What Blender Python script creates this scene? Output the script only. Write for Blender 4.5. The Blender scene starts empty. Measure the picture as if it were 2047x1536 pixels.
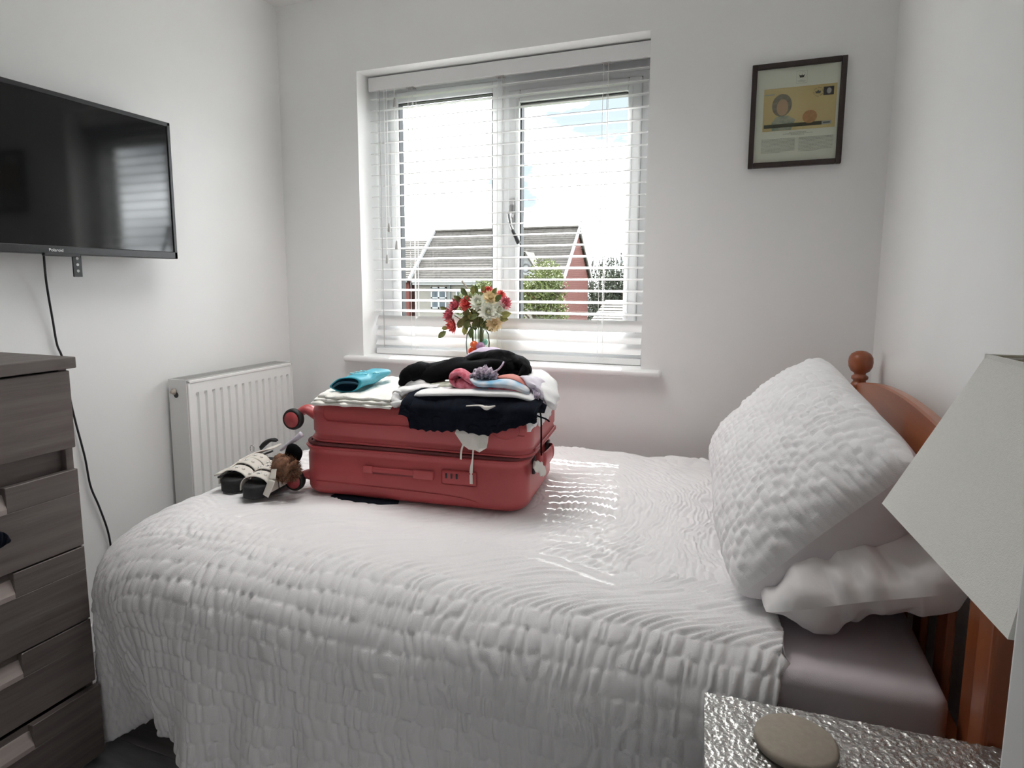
import bpy, bmesh, math, random
import numpy as np
from mathutils import Vector, Matrix
random.seed(7); rng = np.random.default_rng(7)
C = bpy.context.scene.collection
S = bpy.context.scene

# ---------------------------------------------------------------- camera
W_, H_, F_, PX_, PY_ = 2047.0, 1536.0, 1269.94, 984.94, 727.96
CAMZ = 1.22
_y, _p, _r = math.radians(21.46556), math.radians(7.3508), math.radians(0.035)
fwd = Vector((-math.sin(_y)*math.cos(_p), math.cos(_y)*math.cos(_p), -math.sin(_p)))
rgt = Vector((math.cos(_y), math.sin(_y), 0)); upv = rgt.cross(fwd)
rgt, upv = rgt*math.cos(_r)+upv*math.sin(_r), upv*math.cos(_r)-rgt*math.sin(_r)
cam = bpy.data.objects.new('camera', bpy.data.cameras.new('camera')); C.objects.link(cam)
cam.matrix_world = Matrix(((rgt.x, upv.x, -fwd.x, 0), (rgt.y, upv.y, -fwd.y, 0), (rgt.z, upv.z, -fwd.z, CAMZ), (0, 0, 0, 1)))
cam.data.sensor_width = 36; cam.data.lens = 36*F_/W_
cam.data.shift_x = (W_/2-PX_)/W_; cam.data.shift_y = -(H_/2-PY_)/W_
cam.data.clip_start = 0.02; cam.data.clip_end = 500
S.camera = cam
# ---------------------------------------------------------------- world, sun, lamps, exposure
SKY, SUN, FILL = 18.5, 30.0, 7.8
S.view_settings.view_transform = 'Standard'; S.view_settings.look = 'None'
S.view_settings.gamma = 1; S.view_settings.use_curve_mapping = False
S.view_settings.exposure = 0.15
S.cycles.max_bounces = 14; S.cycles.diffuse_bounces = 8; S.cycles.glossy_bounces = 4
S.cycles.transparent_max_bounces = 16; S.cycles.transmission_bounces = 8
S.cycles.caustics_reflective = False; S.cycles.caustics_refractive = False
S.cycles.sample_clamp_indirect = 6
try: S.cycles.use_denoising = True
except Exception: pass
w = bpy.data.worlds.new('sky'); S.world = w; w.use_nodes = True
nt = w.node_tree; nt.nodes.clear()
def N(nt, t, **k):
    n = nt.nodes.new(t)
    for a, b in k.items():
        if a.startswith('i_'): n.inputs[a[2:].replace('_', ' ')].default_value = b
        else: setattr(n, a, b)
    return n
tc = N(nt, 'ShaderNodeTexCoord'); mp = N(nt, 'ShaderNodeMapping'); mp.inputs['Scale'].default_value = (1.6, 1.6, 4.2)
mp.inputs['Location'].default_value = (2.1, 0.4, 0.3)
no = N(nt, 'ShaderNodeTexNoise', i_Scale=2.4, i_Detail=6.0, i_Roughness=0.55)
cr = N(nt, 'ShaderNodeValToRGB'); cr.color_ramp.elements[0].position = .44; cr.color_ramp.elements[1].position = .74
cr.color_ramp.elements[0].color = (0.043, 0.050, 0.058, 1); cr.color_ramp.elements[1].color = (.96, .98, 1, 1)
bg = N(nt, 'ShaderNodeBackground', i_Strength=SKY); wo = N(nt, 'ShaderNodeOutputWorld')
for a, b in ((tc.outputs['Generated'], mp.inputs[0]), (mp.outputs[0], no.inputs['Vector']), (no.outputs['Fac'], cr.inputs[0]), (cr.outputs[0], bg.inputs[0]), (bg.outputs[0], wo.inputs[0])):
    nt.links.new(a, b)
def lamp(name, kind, loc, target, energy, **k):
    d = bpy.data.lights.new(name, kind); d.energy = energy
    for a, b in k.items(): setattr(d, a, b)
    o = bpy.data.objects.new(name, d); C.objects.link(o); o.location = loc
    o.rotation_euler = (Vector(target)-Vector(loc)).to_track_quat('-Z', 'Y').to_euler(); return o
EL = math.radians(44.0); AZ = Vector((.171, -.985, 0)).normalized()
sd = AZ*math.cos(EL)+Vector((0, 0, -math.sin(EL)))
lamp('sun', 'SUN', (0, 0, 5), Vector((0, 0, 5))+sd, SUN, angle=math.radians(0.27), color=(1, .97, .93))
lamp('added_ceiling_fill', 'AREA', (-.95, 1.62, 2.385), (-.95, 1.62, 0), FILL, shape='DISK', size=.9, spread=math.radians(115), color=(1, .98, .96))  # area fill added out of view to brighten the bed and walls

# ---------------------------------------------------------------- pixel rays -> world points (real depths given at each use)
R3 = np.array([[rgt.x, rgt.y, rgt.z], [upv.x, upv.y, upv.z], [fwd.x, fwd.y, fwd.z]])
def ray(x, y): return R3.T @ np.array([(x-PX_)/F_, -(y-PY_)/F_, 1.0])
def pX(x, y, X): d = ray(x, y); p = d*(X/d[0]); return Vector((p[0], p[1], p[2]+CAMZ))
def pY(x, y, Y): d = ray(x, y); p = d*(Y/d[1]); return Vector((p[0], p[1], p[2]+CAMZ))
def pZ(x, y, Z): d = ray(x, y); p = d*((Z-CAMZ)/d[2]); return Vector((p[0], p[1], Z))

# ---------------------------------------------------------------- helpers
MATS = {}
def mat(name, col, rough=.6, metal=0, spec=.5, noise=0, nscale=20, bump=0, bscale=60, stretch=(1, 1, 1), trans=0, sheen=0, emis=None, coat=0, alpha=1, col2=None, detail=3, sss=0):
    if name in MATS: return MATS[name]
    m = bpy.data.materials.new(name); m.use_nodes = True; MATS[name] = m
    t = m.node_tree; b = t.nodes['Principled BSDF']
    b.inputs['Base Color'].default_value = (*col, 1); b.inputs['Roughness'].default_value = rough
    b.inputs['Metallic'].default_value = metal; b.inputs['Specular IOR Level'].default_value = spec
    if trans: b.inputs['Transmission Weight'].default_value = trans
    if sheen: b.inputs['Sheen Weight'].default_value = sheen
    if coat: b.inputs['Coat Weight'].default_value = coat
    co = t.nodes.new('ShaderNodeTexCoord'); ma = t.nodes.new('ShaderNodeMapping'); ma.inputs['Scale'].default_value = stretch
    t.links.new(co.outputs['Object'], ma.inputs[0])
    nz = t.nodes.new('ShaderNodeTexNoise'); nz.inputs['Scale'].default_value = nscale; nz.inputs['Detail'].default_value = detail
    t.links.new(ma.outputs[0], nz.inputs['Vector'])
    rp = t.nodes.new('ShaderNodeValToRGB'); rp.color_ramp.elements[0].position = .3; rp.color_ramp.elements[1].position = .7
    c2 = col2 or tuple(min(1, c*(1+noise)) for c in col); c1 = col if col2 else tuple(c*(1-noise) for c in col)
    rp.color_ramp.elements[0].color = (*c1, 1); rp.color_ramp.elements[1].color = (*c2, 1)
    t.links.new(nz.outputs['Fac'], rp.inputs[0])
    t.links.new(rp.outputs[0], b.inputs['Base Color'])
    if bump:
        nb = t.nodes.new('ShaderNodeTexNoise'); nb.inputs['Scale'].default_value = bscale; nb.inputs['Detail'].default_value = 3
        t.links.new(ma.outputs[0], nb.inputs['Vector'])
        bu = t.nodes.new('ShaderNodeBump'); bu.inputs['Strength'].default_value = bump; bu.inputs['Distance'].default_value = .003
        t.links.new(nb.outputs['Fac'], bu.inputs['Height']); t.links.new(bu.outputs[0], b.inputs['Normal'])
    return m
def glass_mat(name, tint=(1, 1, 1), ior=1.45):
    m = bpy.data.materials.new(name); m.use_nodes = True; t = m.node_tree; t.nodes.clear()
    tr = N(t, 'ShaderNodeBsdfTransparent'); tr.inputs[0].default_value = (*tint, 1)
    gl = N(t, 'ShaderNodeBsdfGlossy'); gl.inputs['Roughness'].default_value = .01
    fr = N(t, 'ShaderNodeFresnel'); fr.inputs[0].default_value = ior
    no = N(t, 'ShaderNodeTexNoise'); no.inputs['Scale'].default_value = 3
    mx = N(t, 'ShaderNodeMixShader'); o = N(t, 'ShaderNodeOutputMaterial')
    ge = N(t, 'ShaderNodeNewGeometry'); su = N(t, 'ShaderNodeMath', operation='SUBTRACT'); su.inputs[0].default_value = 1; mu = N(t, 'ShaderNodeMath', operation='MULTIPLY')
    t.links.new(ge.outputs['Backfacing'], su.inputs[1]); t.links.new(su.outputs[0], mu.inputs[0]); t.links.new(fr.outputs[0], mu.inputs[1])
    t.links.new(mu.outputs[0], mx.inputs[0]); t.links.new(tr.outputs[0], mx.inputs[1]); t.links.new(gl.outputs[0], mx.inputs[2]); t.links.new(mx.outputs[0], o.inputs[0])
    return m
def slotted(o, m):
    o.data.materials.clear(); o.data.materials.append(m)
def link(name, me, m, parent=None, smooth=False, world=True):
    """world=True: vertices are world coordinates; the parent is an Empty that may be moved/rotated."""
    o = bpy.data.objects.new(name, me); C.objects.link(o)
    if m: me.materials.append(m)
    if smooth:
        me.polygons.foreach_set('use_smooth', [True]*len(me.polygons))
    if parent is not None:
        o.parent = parent
        if world: o.matrix_parent_inverse = WM(parent).inverted()
    return o
def WM(o):
    m = Matrix.LocRotScale(o.location, o.rotation_euler, o.scale)
    if o.parent: m = WM(o.parent) @ o.matrix_parent_inverse @ m
    return m
def thing(name, label, cat, loc=(0, 0, 0), rz=0, group=None):
    o = bpy.data.objects.new(name, None); C.objects.link(o); o.location = loc; o.rotation_euler = (0, 0, rz)
    o.empty_display_size = .1
    o['label'] = label; o['category'] = cat
    if group: o['group'] = group
    return o
def tag(o, label=None, cat=None, group=None, kind=None):
    for k, v in (('label', label), ('category', cat), ('group', group), ('kind', kind)):
        if v: o[k] = v
    return o
def settle(o):
    """move the origin of a single mesh thing to the bottom centre of its box"""
    me = o.data; n = len(me.vertices); a = np.empty(n*3); me.vertices.foreach_get('co', a); a = a.reshape(-1, 3)
    c = np.array([(a[:, 0].min()+a[:, 0].max())/2, (a[:, 1].min()+a[:, 1].max())/2, a[:, 2].min()])
    me.vertices.foreach_set('co', (a-c).ravel()); o.location = Vector(c); me.update(); return o
def pyd(v, f):
    me = bpy.data.meshes.new('m'); me.from_pydata([tuple(p) for p in v], [], f); me.update(); return me
def bm_me(bm):
    me = bpy.data.meshes.new('m'); bm.to_mesh(me); bm.free(); return me
def add_box(bm, lo, hi, bev=0, seg=2, M=None):
    r = bmesh.ops.create_cube(bm, size=1)['verts']
    lo = Vector(lo); hi = Vector(hi)
    for v in r:
        v.co = Vector([(lo[i]+hi[i])/2+v.co[i]*(hi[i]-lo[i]) for i in range(3)])
    if bev:
        ed = list({e for v in r for e in v.link_edges})
        g = bmesh.ops.bevel(bm, geom=ed, offset=bev, segments=seg, profile=.5, affect='EDGES')
        r = list(set(g['verts']) | {v for v in r if v.is_valid})
        r = list({v for f in g['faces'] for v in f.verts} | set(r))
    if M is not None:
        bmesh.ops.transform(bm, matrix=M, verts=[v for v in r if v.is_valid])
def box(lo, hi, bev=0, seg=2, M=None):
    bm = bmesh.new(); add_box(bm, lo, hi, bev, seg, M); return bm_me(bm)
def boxes(lst, bev=0, seg=2, M=None):
    bm = bmesh.new()
    for lo, hi in lst: add_box(bm, lo, hi, bev, seg, M)
    return bm_me(bm)
def catmull(pts, n):
    P = np.array([list(p) for p in pts], float); k = len(P)
    Q = np.vstack([2*P[0]-P[1], P, 2*P[-1]-P[-2]]); out = []
    for t in np.linspace(0, k-1, n):
        i = min(int(t), k-2); f = t-i; a, b, c, d = Q[i:i+4]
        out.append(.5*((2*b)+(-a+c)*f+(2*a-5*b+4*c-d)*f*f+(-a+3*b-3*c+d)*f**3))
    return np.array(out)
def loft(pts, hw, hh, n=24, m=14, side=(0, 1, 0), wr=0, wf=30, sq=2.0, caps=True, seed=0, flat=0):
    """closed tube along pts; half width hw along `side`, half height hh across. lists are resampled."""
    P = catmull(pts, n); side = np.array(side, float)
    hw = np.interp(np.linspace(0, 1, n), np.linspace(0, 1, len(hw)), hw) if hasattr(hw, '__len__') else np.full(n, hw)
    hh = np.interp(np.linspace(0, 1, n), np.linspace(0, 1, len(hh)), hh) if hasattr(hh, '__len__') else np.full(n, hh)
    T = np.gradient(P, axis=0); T /= np.linalg.norm(T, axis=1)[:, None]+1e-9
    v = []; r = np.random.default_rng(seed); ph = r.uniform(0, 6.28, 6)
    for i in range(n):
        s = side - T[i]*(side@T[i]); s /= np.linalg.norm(s)+1e-9; u = np.cross(s, T[i]); 
        if u[2] < 0: u = -u
        for j in range(m):
            a = 2*math.pi*j/m; c, sn = math.cos(a), math.sin(a)
            c = math.copysign(abs(c)**(2/sq), c); sn = math.copysign(abs(sn)**(2/sq), sn)
            k = 1+wr*(math.sin(wf*i/n+ph[0]+2*math.sin(a+ph[1]))*.5+math.sin(wf*.43*i/n+3*a+ph[2])*.35+math.sin(wf*1.7*i/n+5*a+ph[3])*.25)
            if flat and sn < 0: sn *= flat
            v.append(P[i]+s*hw[i]*c*(1+(k-1)*.6)+u*hh[i]*sn*k)
    f = [(i*m+j, i*m+(j+1) % m, (i+1)*m+(j+1) % m, (i+1)*m+j) for i in range(n-1) for j in range(m)]
    if caps: f += [tuple(range(m))[::-1], tuple((n-1)*m+j for j in range(m))]
    return pyd(v, f)
def tube(pts, r, n=None, m=8, closed=False):
    n = n or max(8, len(pts)*5)
    P = catmull(pts, n) if not closed else np.array([list(p) for p in pts]); n = len(P)
    T = (np.roll(P, -1, 0)-np.roll(P, 1, 0)) if closed else np.gradient(P, axis=0); T /= np.linalg.norm(T, axis=1)[:, None]+1e-9
    a = np.array([0, 0, 1.]) if abs(T[0][2]) < .9 else np.array([1., 0, 0]); v = []
    s = np.cross(T[0], a); s /= np.linalg.norm(s)
    for i in range(n):
        s = s-T[i]*(s@T[i]); s /= np.linalg.norm(s); u = np.cross(s, T[i])
        rr = r[i*len(r)//n] if hasattr(r, '__len__') else r
        for j in range(m): v.append(P[i]+rr*(s*math.cos(2*math.pi*j/m)+u*math.sin(2*math.pi*j/m)))
    k = n if closed else n-1
    f = [(i*m+j, i*m+(j+1) % m, ((i+1) % n)*m+(j+1) % m, ((i+1) % n)*m+j) for i in range(k) for j in range(m)]
    if not closed: f += [tuple(range(m))[::-1], tuple((n-1)*m+j for j in range(m))]
    return pyd(v, f)
def lathe(prof, c=(0, 0, 0), n=32, close=False, sx=1, sy=1):
    v = []; f = []; k = len(prof)
    for r, z in prof:
        for j in range(n): a = 2*math.pi*j/n; v.append((c[0]+r*sx*math.cos(a), c[1]+r*sy*math.sin(a), c[2]+z))
    for i in range(k-1):
        for j in range(n): f.append((i*n+j, i*n+(j+1) % n, (i+1)*n+(j+1) % n, (i+1)*n+j))
    if prof[0][0] > 1e-6: f.append(tuple(range(n))[::-1])
    if prof[-1][0] > 1e-6 and not close: f.append(tuple((k-1)*n+j for j in range(n)))
    return pyd(v, f)
# value noise
_tab = rng.random((256, 256))
def vn(x, y, seed=0):
    x = np.asarray(x, float)+seed*17.3; y = np.asarray(y, float)+seed*9.1
    xi = np.floor(x).astype(int); yi = np.floor(y).astype(int); fx = x-xi; fy = y-yi
    fx = fx*fx*(3-2*fx); fy = fy*fy*(3-2*fy); g = lambda a, b: _tab[a & 255, b & 255]
    return (g(xi, yi)*(1-fx)+g(xi+1, yi)*fx)*(1-fy)+(g(xi, yi+1)*(1-fx)+g(xi+1, yi+1)*fx)*fy
def grid_mesh(P, closed_u=False):
    nu, nv = P.shape[:2]; idx = np.arange(nu*nv).reshape(nu, nv)
    a, b, c, d = idx[:-1, :-1], idx[1:, :-1], idx[1:, 1:], idx[:-1, 1:]
    F = np.stack([a, b, c, d], -1).reshape(-1, 4)
    me = bpy.data.meshes.new('m'); n = len(F)
    me.vertices.add(nu*nv); me.vertices.foreach_set('co', P.reshape(-1).astype(np.float32))
    me.loops.add(n*4); me.loops.foreach_set('vertex_index', F.reshape(-1).astype(np.int32))
    me.polygons.add(n); me.polygons.foreach_set('loop_start', np.arange(0, n*4, 4, dtype=np.int32))
    me.update(calc_edges=True); me.validate(); return me
def gnormals(P):
    du = np.gradient(P, axis=0); dv = np.gradient(P, axis=1); n = np.cross(du, dv); return n/(np.linalg.norm(n, axis=2, keepdims=True)+1e-9)
def ruche(u, v, cw=.024, ch=.043, seed=0, warp=.012):
    """gathered seersucker: rows of little puffs between stitched rows"""
    u2 = u+warp*(vn(u*14, v*14, seed)-.5)*2+.03*(vn(u*3, v*3, seed+1)-.5); v2 = v+warp*.55*(vn(u*11, v*11, seed+2)-.5)*2+.05*(vn(u*1.6, v*1.6, seed+7)-.5)
    row = np.floor(v2/ch); fv = v2/ch-row
    off = _tab[(row.astype(int)*13+seed) & 255, 7]
    cu = u2/cw+off+.55*(vn(u*45+row*3.7, row, seed+3)-.5)*2
    cell = np.floor(cu); fu = cu-cell
    amp = .45+.55*_tab[cell.astype(int) & 255, (row.astype(int)*7) & 255]
    h = np.abs(np.sin(np.pi*fu))**.75*(.52+.48*np.abs(np.sin(np.pi*fv))**.5)
    return h*amp
def sheet(fn, nu, nv, th=0, wr=0, ws=30, seed=0):
    """fn(U,V)->xyz arrays; a real thickness is made by offsetting a back face"""
    U, V = np.meshgrid(np.linspace(0, 1, nu), np.linspace(0, 1, nv), indexing='ij')
    X = np.stack(fn(U, V), -1); n = gnormals(X)
    if wr: X = X+n*(wr*(vn(U*ws, V*ws*.5, seed)-.5)*2)[..., None]
    if not th: return grid_mesh(X)
    n = gnormals(X); B = X-n*th; top = X.reshape(-1, 3); bot = B.reshape(-1, 3); k = nu*nv
    idx = np.arange(k).reshape(nu, nv); F = []
    a, b, c, d = idx[:-1, :-1], idx[1:, :-1], idx[1:, 1:], idx[:-1, 1:]
    F += np.stack([a, b, c, d], -1).reshape(-1, 4).tolist(); F += (np.stack([a, d, c, b], -1).reshape(-1, 4)+k).tolist()
    rim = list(idx[0, :])+list(idx[1:, -1])+list(idx[-1, -2::-1])+list(idx[-2::-1, 0])
    for i in range(len(rim)-1): F.append([int(rim[i]), int(rim[i+1]), int(rim[i+1])+k, int(rim[i])+k])
    return pyd(np.vstack([top, bot]).tolist(), F)

# ---------------------------------------------------------------- materials
wall_m = mat('wall_paint', (.862, .866, .860), .75, noise=.012, nscale=4, bump=.05, bscale=160)
wall_g = mat('grey_wall_paint', (.66, .655, .655), .8, noise=.02, nscale=4)
ceil_m = mat('ceiling_paint', (.86, .855, .84), .8, noise=.01, nscale=5)
gloss_w = mat('white_gloss', (.86, .86, .86), .3, noise=.01)
upvc = mat('white_upvc', (.86, .87, .88), .3, noise=.008)
slat_m = mat('white_slat', (.84, .84, .84), .35, noise=.01)
gasket = mat('black_gasket', (.012, .013, .015), .55, noise=.1)
chrome = mat('chrome', (.75, .75, .76), .18, 1, noise=.03)
darkgrip = mat('dark_grip', (.03, .03, .035), .4, noise=.1)
cord_m = mat('white_cord', (.85, .85, .84), .7, noise=.03)
tassel_m = mat('grey_tassel', (.42, .41, .40), .5, noise=.05)
rad_m = mat('radiator_enamel', (.82, .82, .81), .32, noise=.01)
grille_m = mat('radiator_grille', (.50, .50, .49), .45, noise=.03)
black_pl = mat('black_plastic', (.012, .012, .014), .35, noise=.1, bump=.1, bscale=300)
screen_m = mat('screen_glass', (.004, .004, .005), .07, noise=.1, spec=.45)
white_ink = mat('white_ink', (.8, .8, .8), .5, noise=.02)
wood = mat('grey_oak', (.095, .078, .072), .5, nscale=3.0, stretch=(14, 1.0, 18), col2=(.155, .132, .122), bump=.2, bscale=9, detail=6)
wood_l = mat('pale_oak', (.28, .235, .22), .5, nscale=4, stretch=(14, 1, 18), col2=(.36, .31, .29), detail=5)
pine = mat('orange_pine', (.23, .055, .016), .36, nscale=2.2, stretch=(12, 1.1, 9), col2=(.36, .105, .030), bump=.08, bscale=20, detail=4, coat=.2)
pine_v = mat('orange_pine_vertical', (.22, .052, .016), .36, nscale=2.4, stretch=(12, 12, 1.2), col2=(.33, .092, .028), detail=4, coat=.2)
duvet_m = mat('white_seersucker', (.83, .82, .83), .85, noise=.01, bump=.25, bscale=420, sheen=.15)
sateen = mat('lilac_grey_sateen', (.74, .71, .73), .55, noise=.012, bump=.08, bscale=300, sheen=.1)
pillow2_m = mat('white_sateen', (.84, .82, .82), .6, noise=.012, bump=.08, bscale=300)
sheet_m = mat('mauve_sheet', (.60, .545, .575), .8, noise=.02, bump=.1, bscale=500)
case_m = mat('coral_shell', (.43, .070, .074), .40, noise=.03, nscale=6, bump=.12, bscale=700)
case_d = mat('coral_trim', (.40, .055, .06), .42, noise=.03, bump=.05)
rubber = mat('black_rubber', (.014, .014, .014), .6, noise=.1)
cotton = mat('cream_cotton', (.84, .83, .78), .9, noise=.02, bump=.5, bscale=260)
cottonw = mat('white_cotton', (.84, .84, .84), .9, noise=.015, bump=.3, bscale=300)
ivory = mat('ivory_cloth', (.72, .69, .64), .8, noise=.02, bump=.1)
navy = mat('navy_cloth', (.007, .009, .016), .9, noise=.25, nscale=40, bump=.3, bscale=200, spec=.1)
blackc = mat('black_cloth', (.004, .004, .005), .9, noise=.2, nscale=30, bump=.2, bscale=150, spec=.1)
teal = mat('teal_neoprene', (.02, .30, .40), .5, noise=.06, nscale=25, bump=.2)
teal_d = mat('teal_inside', (.004, .055, .10), .7, noise=.1)
red_print = mat('red_print', (.42, .012, .04), .7, nscale=75, col2=(.72, .25, .33), detail=2)
lilac_print = mat('lilac_print', (.045, .04, .05), .75, nscale=95, col2=(.62, .50, .62), detail=2, stretch=(1, 1, 1.6))
lilac = mat('lilac_cloth', (.52, .44, .56), .75, noise=.06, nscale=40)
lilac_w = mat('lilac_white', (.66, .62, .70), .75, noise=.04, nscale=30)
blue_print = mat('blue_floral', (.06, .33, .55), .6, nscale=24, col2=(.75, .72, .72), detail=1)
coral_c = mat('coral_cloth', (.55, .20, .16), .7, noise=.1, nscale=40)
camo = mat('green_print', (.22, .23, .17), .8, nscale=45, col2=(.55, .56, .48), detail=1)
fur = mat('brown_fur', (.055, .024, .012), .9, nscale=60, col2=(.30, .15, .085), detail=3, bump=.6, bscale=120)
leather = mat('cream_leather', (.66, .62, .56), .5, noise=.03, bump=.1, bscale=200)
sole_m = mat('black_sole', (.01, .01, .011), .75, noise=.15, bump=.3, bscale=150)
pearl = mat('pearl', (.85, .82, .78), .2, noise=.03, coat=.6)
silver = mat('silver', (.7, .7, .7), .2, 1, noise=.04)
shade_m = mat('linen_shade', (.84, .83, .78), .9, nscale=400, col2=(.88, .87, .82), bump=.25, bscale=900, stretch=(1, 1, 1))
shade_in = mat('shade_lining', (.60, .56, .44), .9, noise=.03)
stone = mat('beige_stone', (.33, .285, .235), .75, noise=.06, nscale=120, bump=.15, bscale=300)
frame_m = mat('dark_brown_frame', (.022, .012, .010), .42, noise=.15, nscale=30)
paper = mat('cream_paper', (.70, .70, .64), .8, noise=.015)

# ---------------------------------------------------------------- room shell
XL, XR, YB, YF, ZC = -1.963, .4055, 2.4, -.62, 2.41
wx0, wx1, wz0, wz1, YW = -1.560, -.347, .896, 2.098, 2.56     # window recess
def struct(name, me, m, parent=None, smooth=False):
    o = link(name, me, m, parent, smooth)
    if parent is None: o['kind'] = 'structure'
    return o
struct('wall_back', boxes([((XL-.1, YB, -.05), (wx0, YB+.3, ZC+.1)), ((wx1, YB, -.05), (XR+.1, YB+.3, ZC+.1)), ((wx0, YB, -.05), (wx1, YB+.3, wz0-.028)), ((wx0, YB, wz1), (wx1, YB+.3, ZC+.1))]), wall_m)
struct('wall_left', box((XL-.15, YF-.1, -.05), (XL, YB+.001, ZC+.1)), wall_m)
struct('wall_right', box((XR, YF-.1, -.05), (XR+.15, YB+.001, ZC+.1)), wall_m)
struct('wall_front', boxes([((XL-.1, YF-.12, -.05), (-.42, YF, ZC+.1)), ((-.42, YF-.12, 2.03), (.385, YF, ZC+.1)), ((.385, YF-.12, -.05), (XR+.1, YF, ZC+.1))]), wall_g)
struct('ceiling', box((XL-.15, YF-.15, ZC), (XR+.15, YB+.3, ZC+.12)), ceil_m)
# hall behind the doorway
struct('wall_hall', boxes([((-1.3, YF-1.5, -.05), (1.1, YF-1.4, ZC+.1)), ((-1.4, YF-1.5, -.05), (-1.3, YF-.12, ZC+.1)), ((1.1, YF-1.5, -.05), (1.2, YF-.12, ZC+.1)), ((-1.4, YF-1.5, ZC), (1.2, YF-.1, ZC+.1)), ((-1.4, YF-1.5, -.1), (1.2, YF-.1, 0))]), wall_g)
# floor: dark laminate, boards laid across the room as parts
fl = struct('floor', box((XL, YF-.15, -.08), (XR, YB, -.012)), mat('floor_underlay', (.03, .03, .03), .8, noise=.1))
lam = [mat('laminate_%s' % n, c, .42, nscale=2.5, stretch=(1, 16, 16), col2=tuple(x*1.5 for x in c), detail=5, bump=.1, bscale=12) for n, c in (('dark', (.17, .16, .165)), ('mid', (.20, .19, .19)), ('cool', (.18, .18, .19)))]
y = YF; k = 0
while y < YB:
    x = XL-(k % 3)*.42
    while x < XR:
        a, b = max(x, XL), min(x+1.26, XR)
        if b-a > .02:
            o = link('plank', box((a+.0008, y+.0008, -.012), (b-.0008, min(y+.19, YB)-.0008, 0), .0012, 1), lam[(k*5+int((x+5)*3)) % 3], fl)
        x += 1.26
    y += .19; k += 1
struct('baseboard_left', box((XL, YF, 0), (XL+.015, YB, .095), .004), gloss_w)
struct('baseboard_back', box((XL+.015, YB-.015, 0), (XR, YB, .095), .004), gloss_w)
struct('baseboard_right', box((XR-.015, YF, 0), (XR, YB-.015, .095), .004), gloss_w)
# door frame in the front wall and the open white door leaf whose edge stands at the right of the view
struct('trim_2', boxes([((-.48, YF, 0), (-.41, YF+.016, 2.09)), ((-.48, YF, 2.02), (.40, YF+.016, 2.09))], .004), gloss_w)
e0 = Vector((.1305, .365)); h0 = Vector((.372, -.385)); dv_ = (h0-e0).normalized(); nn_ = Vector((-dv_.y, dv_.x))
if nn_.x < 0: nn_ = -nn_
Md = Matrix(((dv_.x, nn_.x, 0, e0.x), (dv_.y, nn_.y, 0, e0.y), (0, 0, 1, 0), (0, 0, 0, 1)))
dr = struct('door_1', box((0, 0, .008), (.76, .036, 1.98), .002, 2, Md), gloss_w)
bm = bmesh.new()
for z0, z1 in ((.15, .78), (.98, 1.82)):
    for x0, x1 in ((.11, .35), (.41, .65)):
        add_box(bm, (x0, -.004, z0), (x1, .003, z1), .003, 2, Md)
link('door_panel', bm_me(bm), gloss_w, dr)
link('door_handle', boxes([((.045, -.012, .92), (.085, 0, 1.08)), ((.055, -.05, 1.0), (.071, -.01, 1.016)), ((.055, -.056, .998), (.165, -.044, 1.018))], .003, 2, Md), chrome, dr)
# unseen rim added around the fill light
cl = thing('fill_light_rim', 'white rim added around the unseen fill light above the bed', 'light', (-.95, 1.62, 2.35))
link('rim', tube([(-.95+.47*math.cos(a), 1.62+.47*math.sin(a), 2.392) for a in np.linspace(0, 2*math.pi, 49)[:-1]], .016, closed=True), gloss_w, cl, True)
struct('trim_1', box((-1.645, YB-.040, .868), (-.270, YW, .896), .012, 4), gloss_w)   # window sill board

# ---------------------------------------------------------------- window
win = struct('window_1', boxes([((wx0, YW, wz0), (wx0+.062, YW+.07, wz1)), ((wx1-.055, YW, wz0), (wx1, YW+.07, wz1)), ((wx0+.062, YW, wz1-.055), (-.985, YW+.07, wz1)), ((-.930, YW, 1.993), (wx1-.055, YW+.07, wz1)), ((wx0+.062, YW, wz0), (-.985, YW+.07, wz0+.09)), ((-.930, YW, wz0), (wx1-.055, YW+.07, wz0+.09)), ((-.985, YW, wz0), (-.930, YW+.07, wz1))]), upvc)
def ring(x0, z0, x1, z1, wd, y0, y1): return [((x0-wd, y0, z0-wd), (x0, y1, z1+wd)), ((x1, y0, z0-wd), (x1+wd, y1, z1+wd)), ((x0, y0, z0-wd), (x1, y1, z0)), ((x0, y0, z1), (x1, y1, z1+wd))]
link('glazing_bead', boxes(ring(-1.451, 1.02, -1.006, 1.996, .045, YW-.006, YW+.02), .004, 2), upvc, win)
sa = link('sash', boxes(ring(-.882, 1.02, -.445, 1.942, .050, YW-.018, YW+.045), .005, 2), upvc, win)
link('glazing_bead', boxes(ring(-.882, 1.02, -.445, 1.942, .018, YW-.024, YW), .004, 2), upvc, sa)
link('shadow_gap', boxes(ring(-.9315, .975, -.397, 1.993, .003, YW-.0006, YW+.02)), mat('gap_grey', (.22, .22, .22), .7, noise=.05), win)
for (x0, x1, z1) in ((-1.451, -1.006, 1.996), (-.882, -.445, 1.942)):
    link('gasket', boxes(ring(x0+.0035, 1.024, x1-.0035, z1-.0035, .003, YW-.003, YW+.032)), gasket, win)
    link('glass_pane', box((x0-.01, YW+.030, 1.01), (x1+.01, YW+.034, z1+.01)), glass_mat('window_glass', (.97, .985, .985)), win)
hd = link('window_handle', boxes([((-.925, YW-.030, 1.455), (-.900, YW-.017, 1.56)), ((-.92, YW-.055, 1.485), (-.905, YW-.03, 1.505))], .004, 2), chrome, sa)
link('lever', loft([(-.912, YW-.06, 1.50), (-.905, YW-.062, 1.46), (-.895, YW-.062, 1.43)], [.009, .008, .006], [.008, .007, .006], side=(0, 1, 0)), chrome, sa, True)
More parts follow.
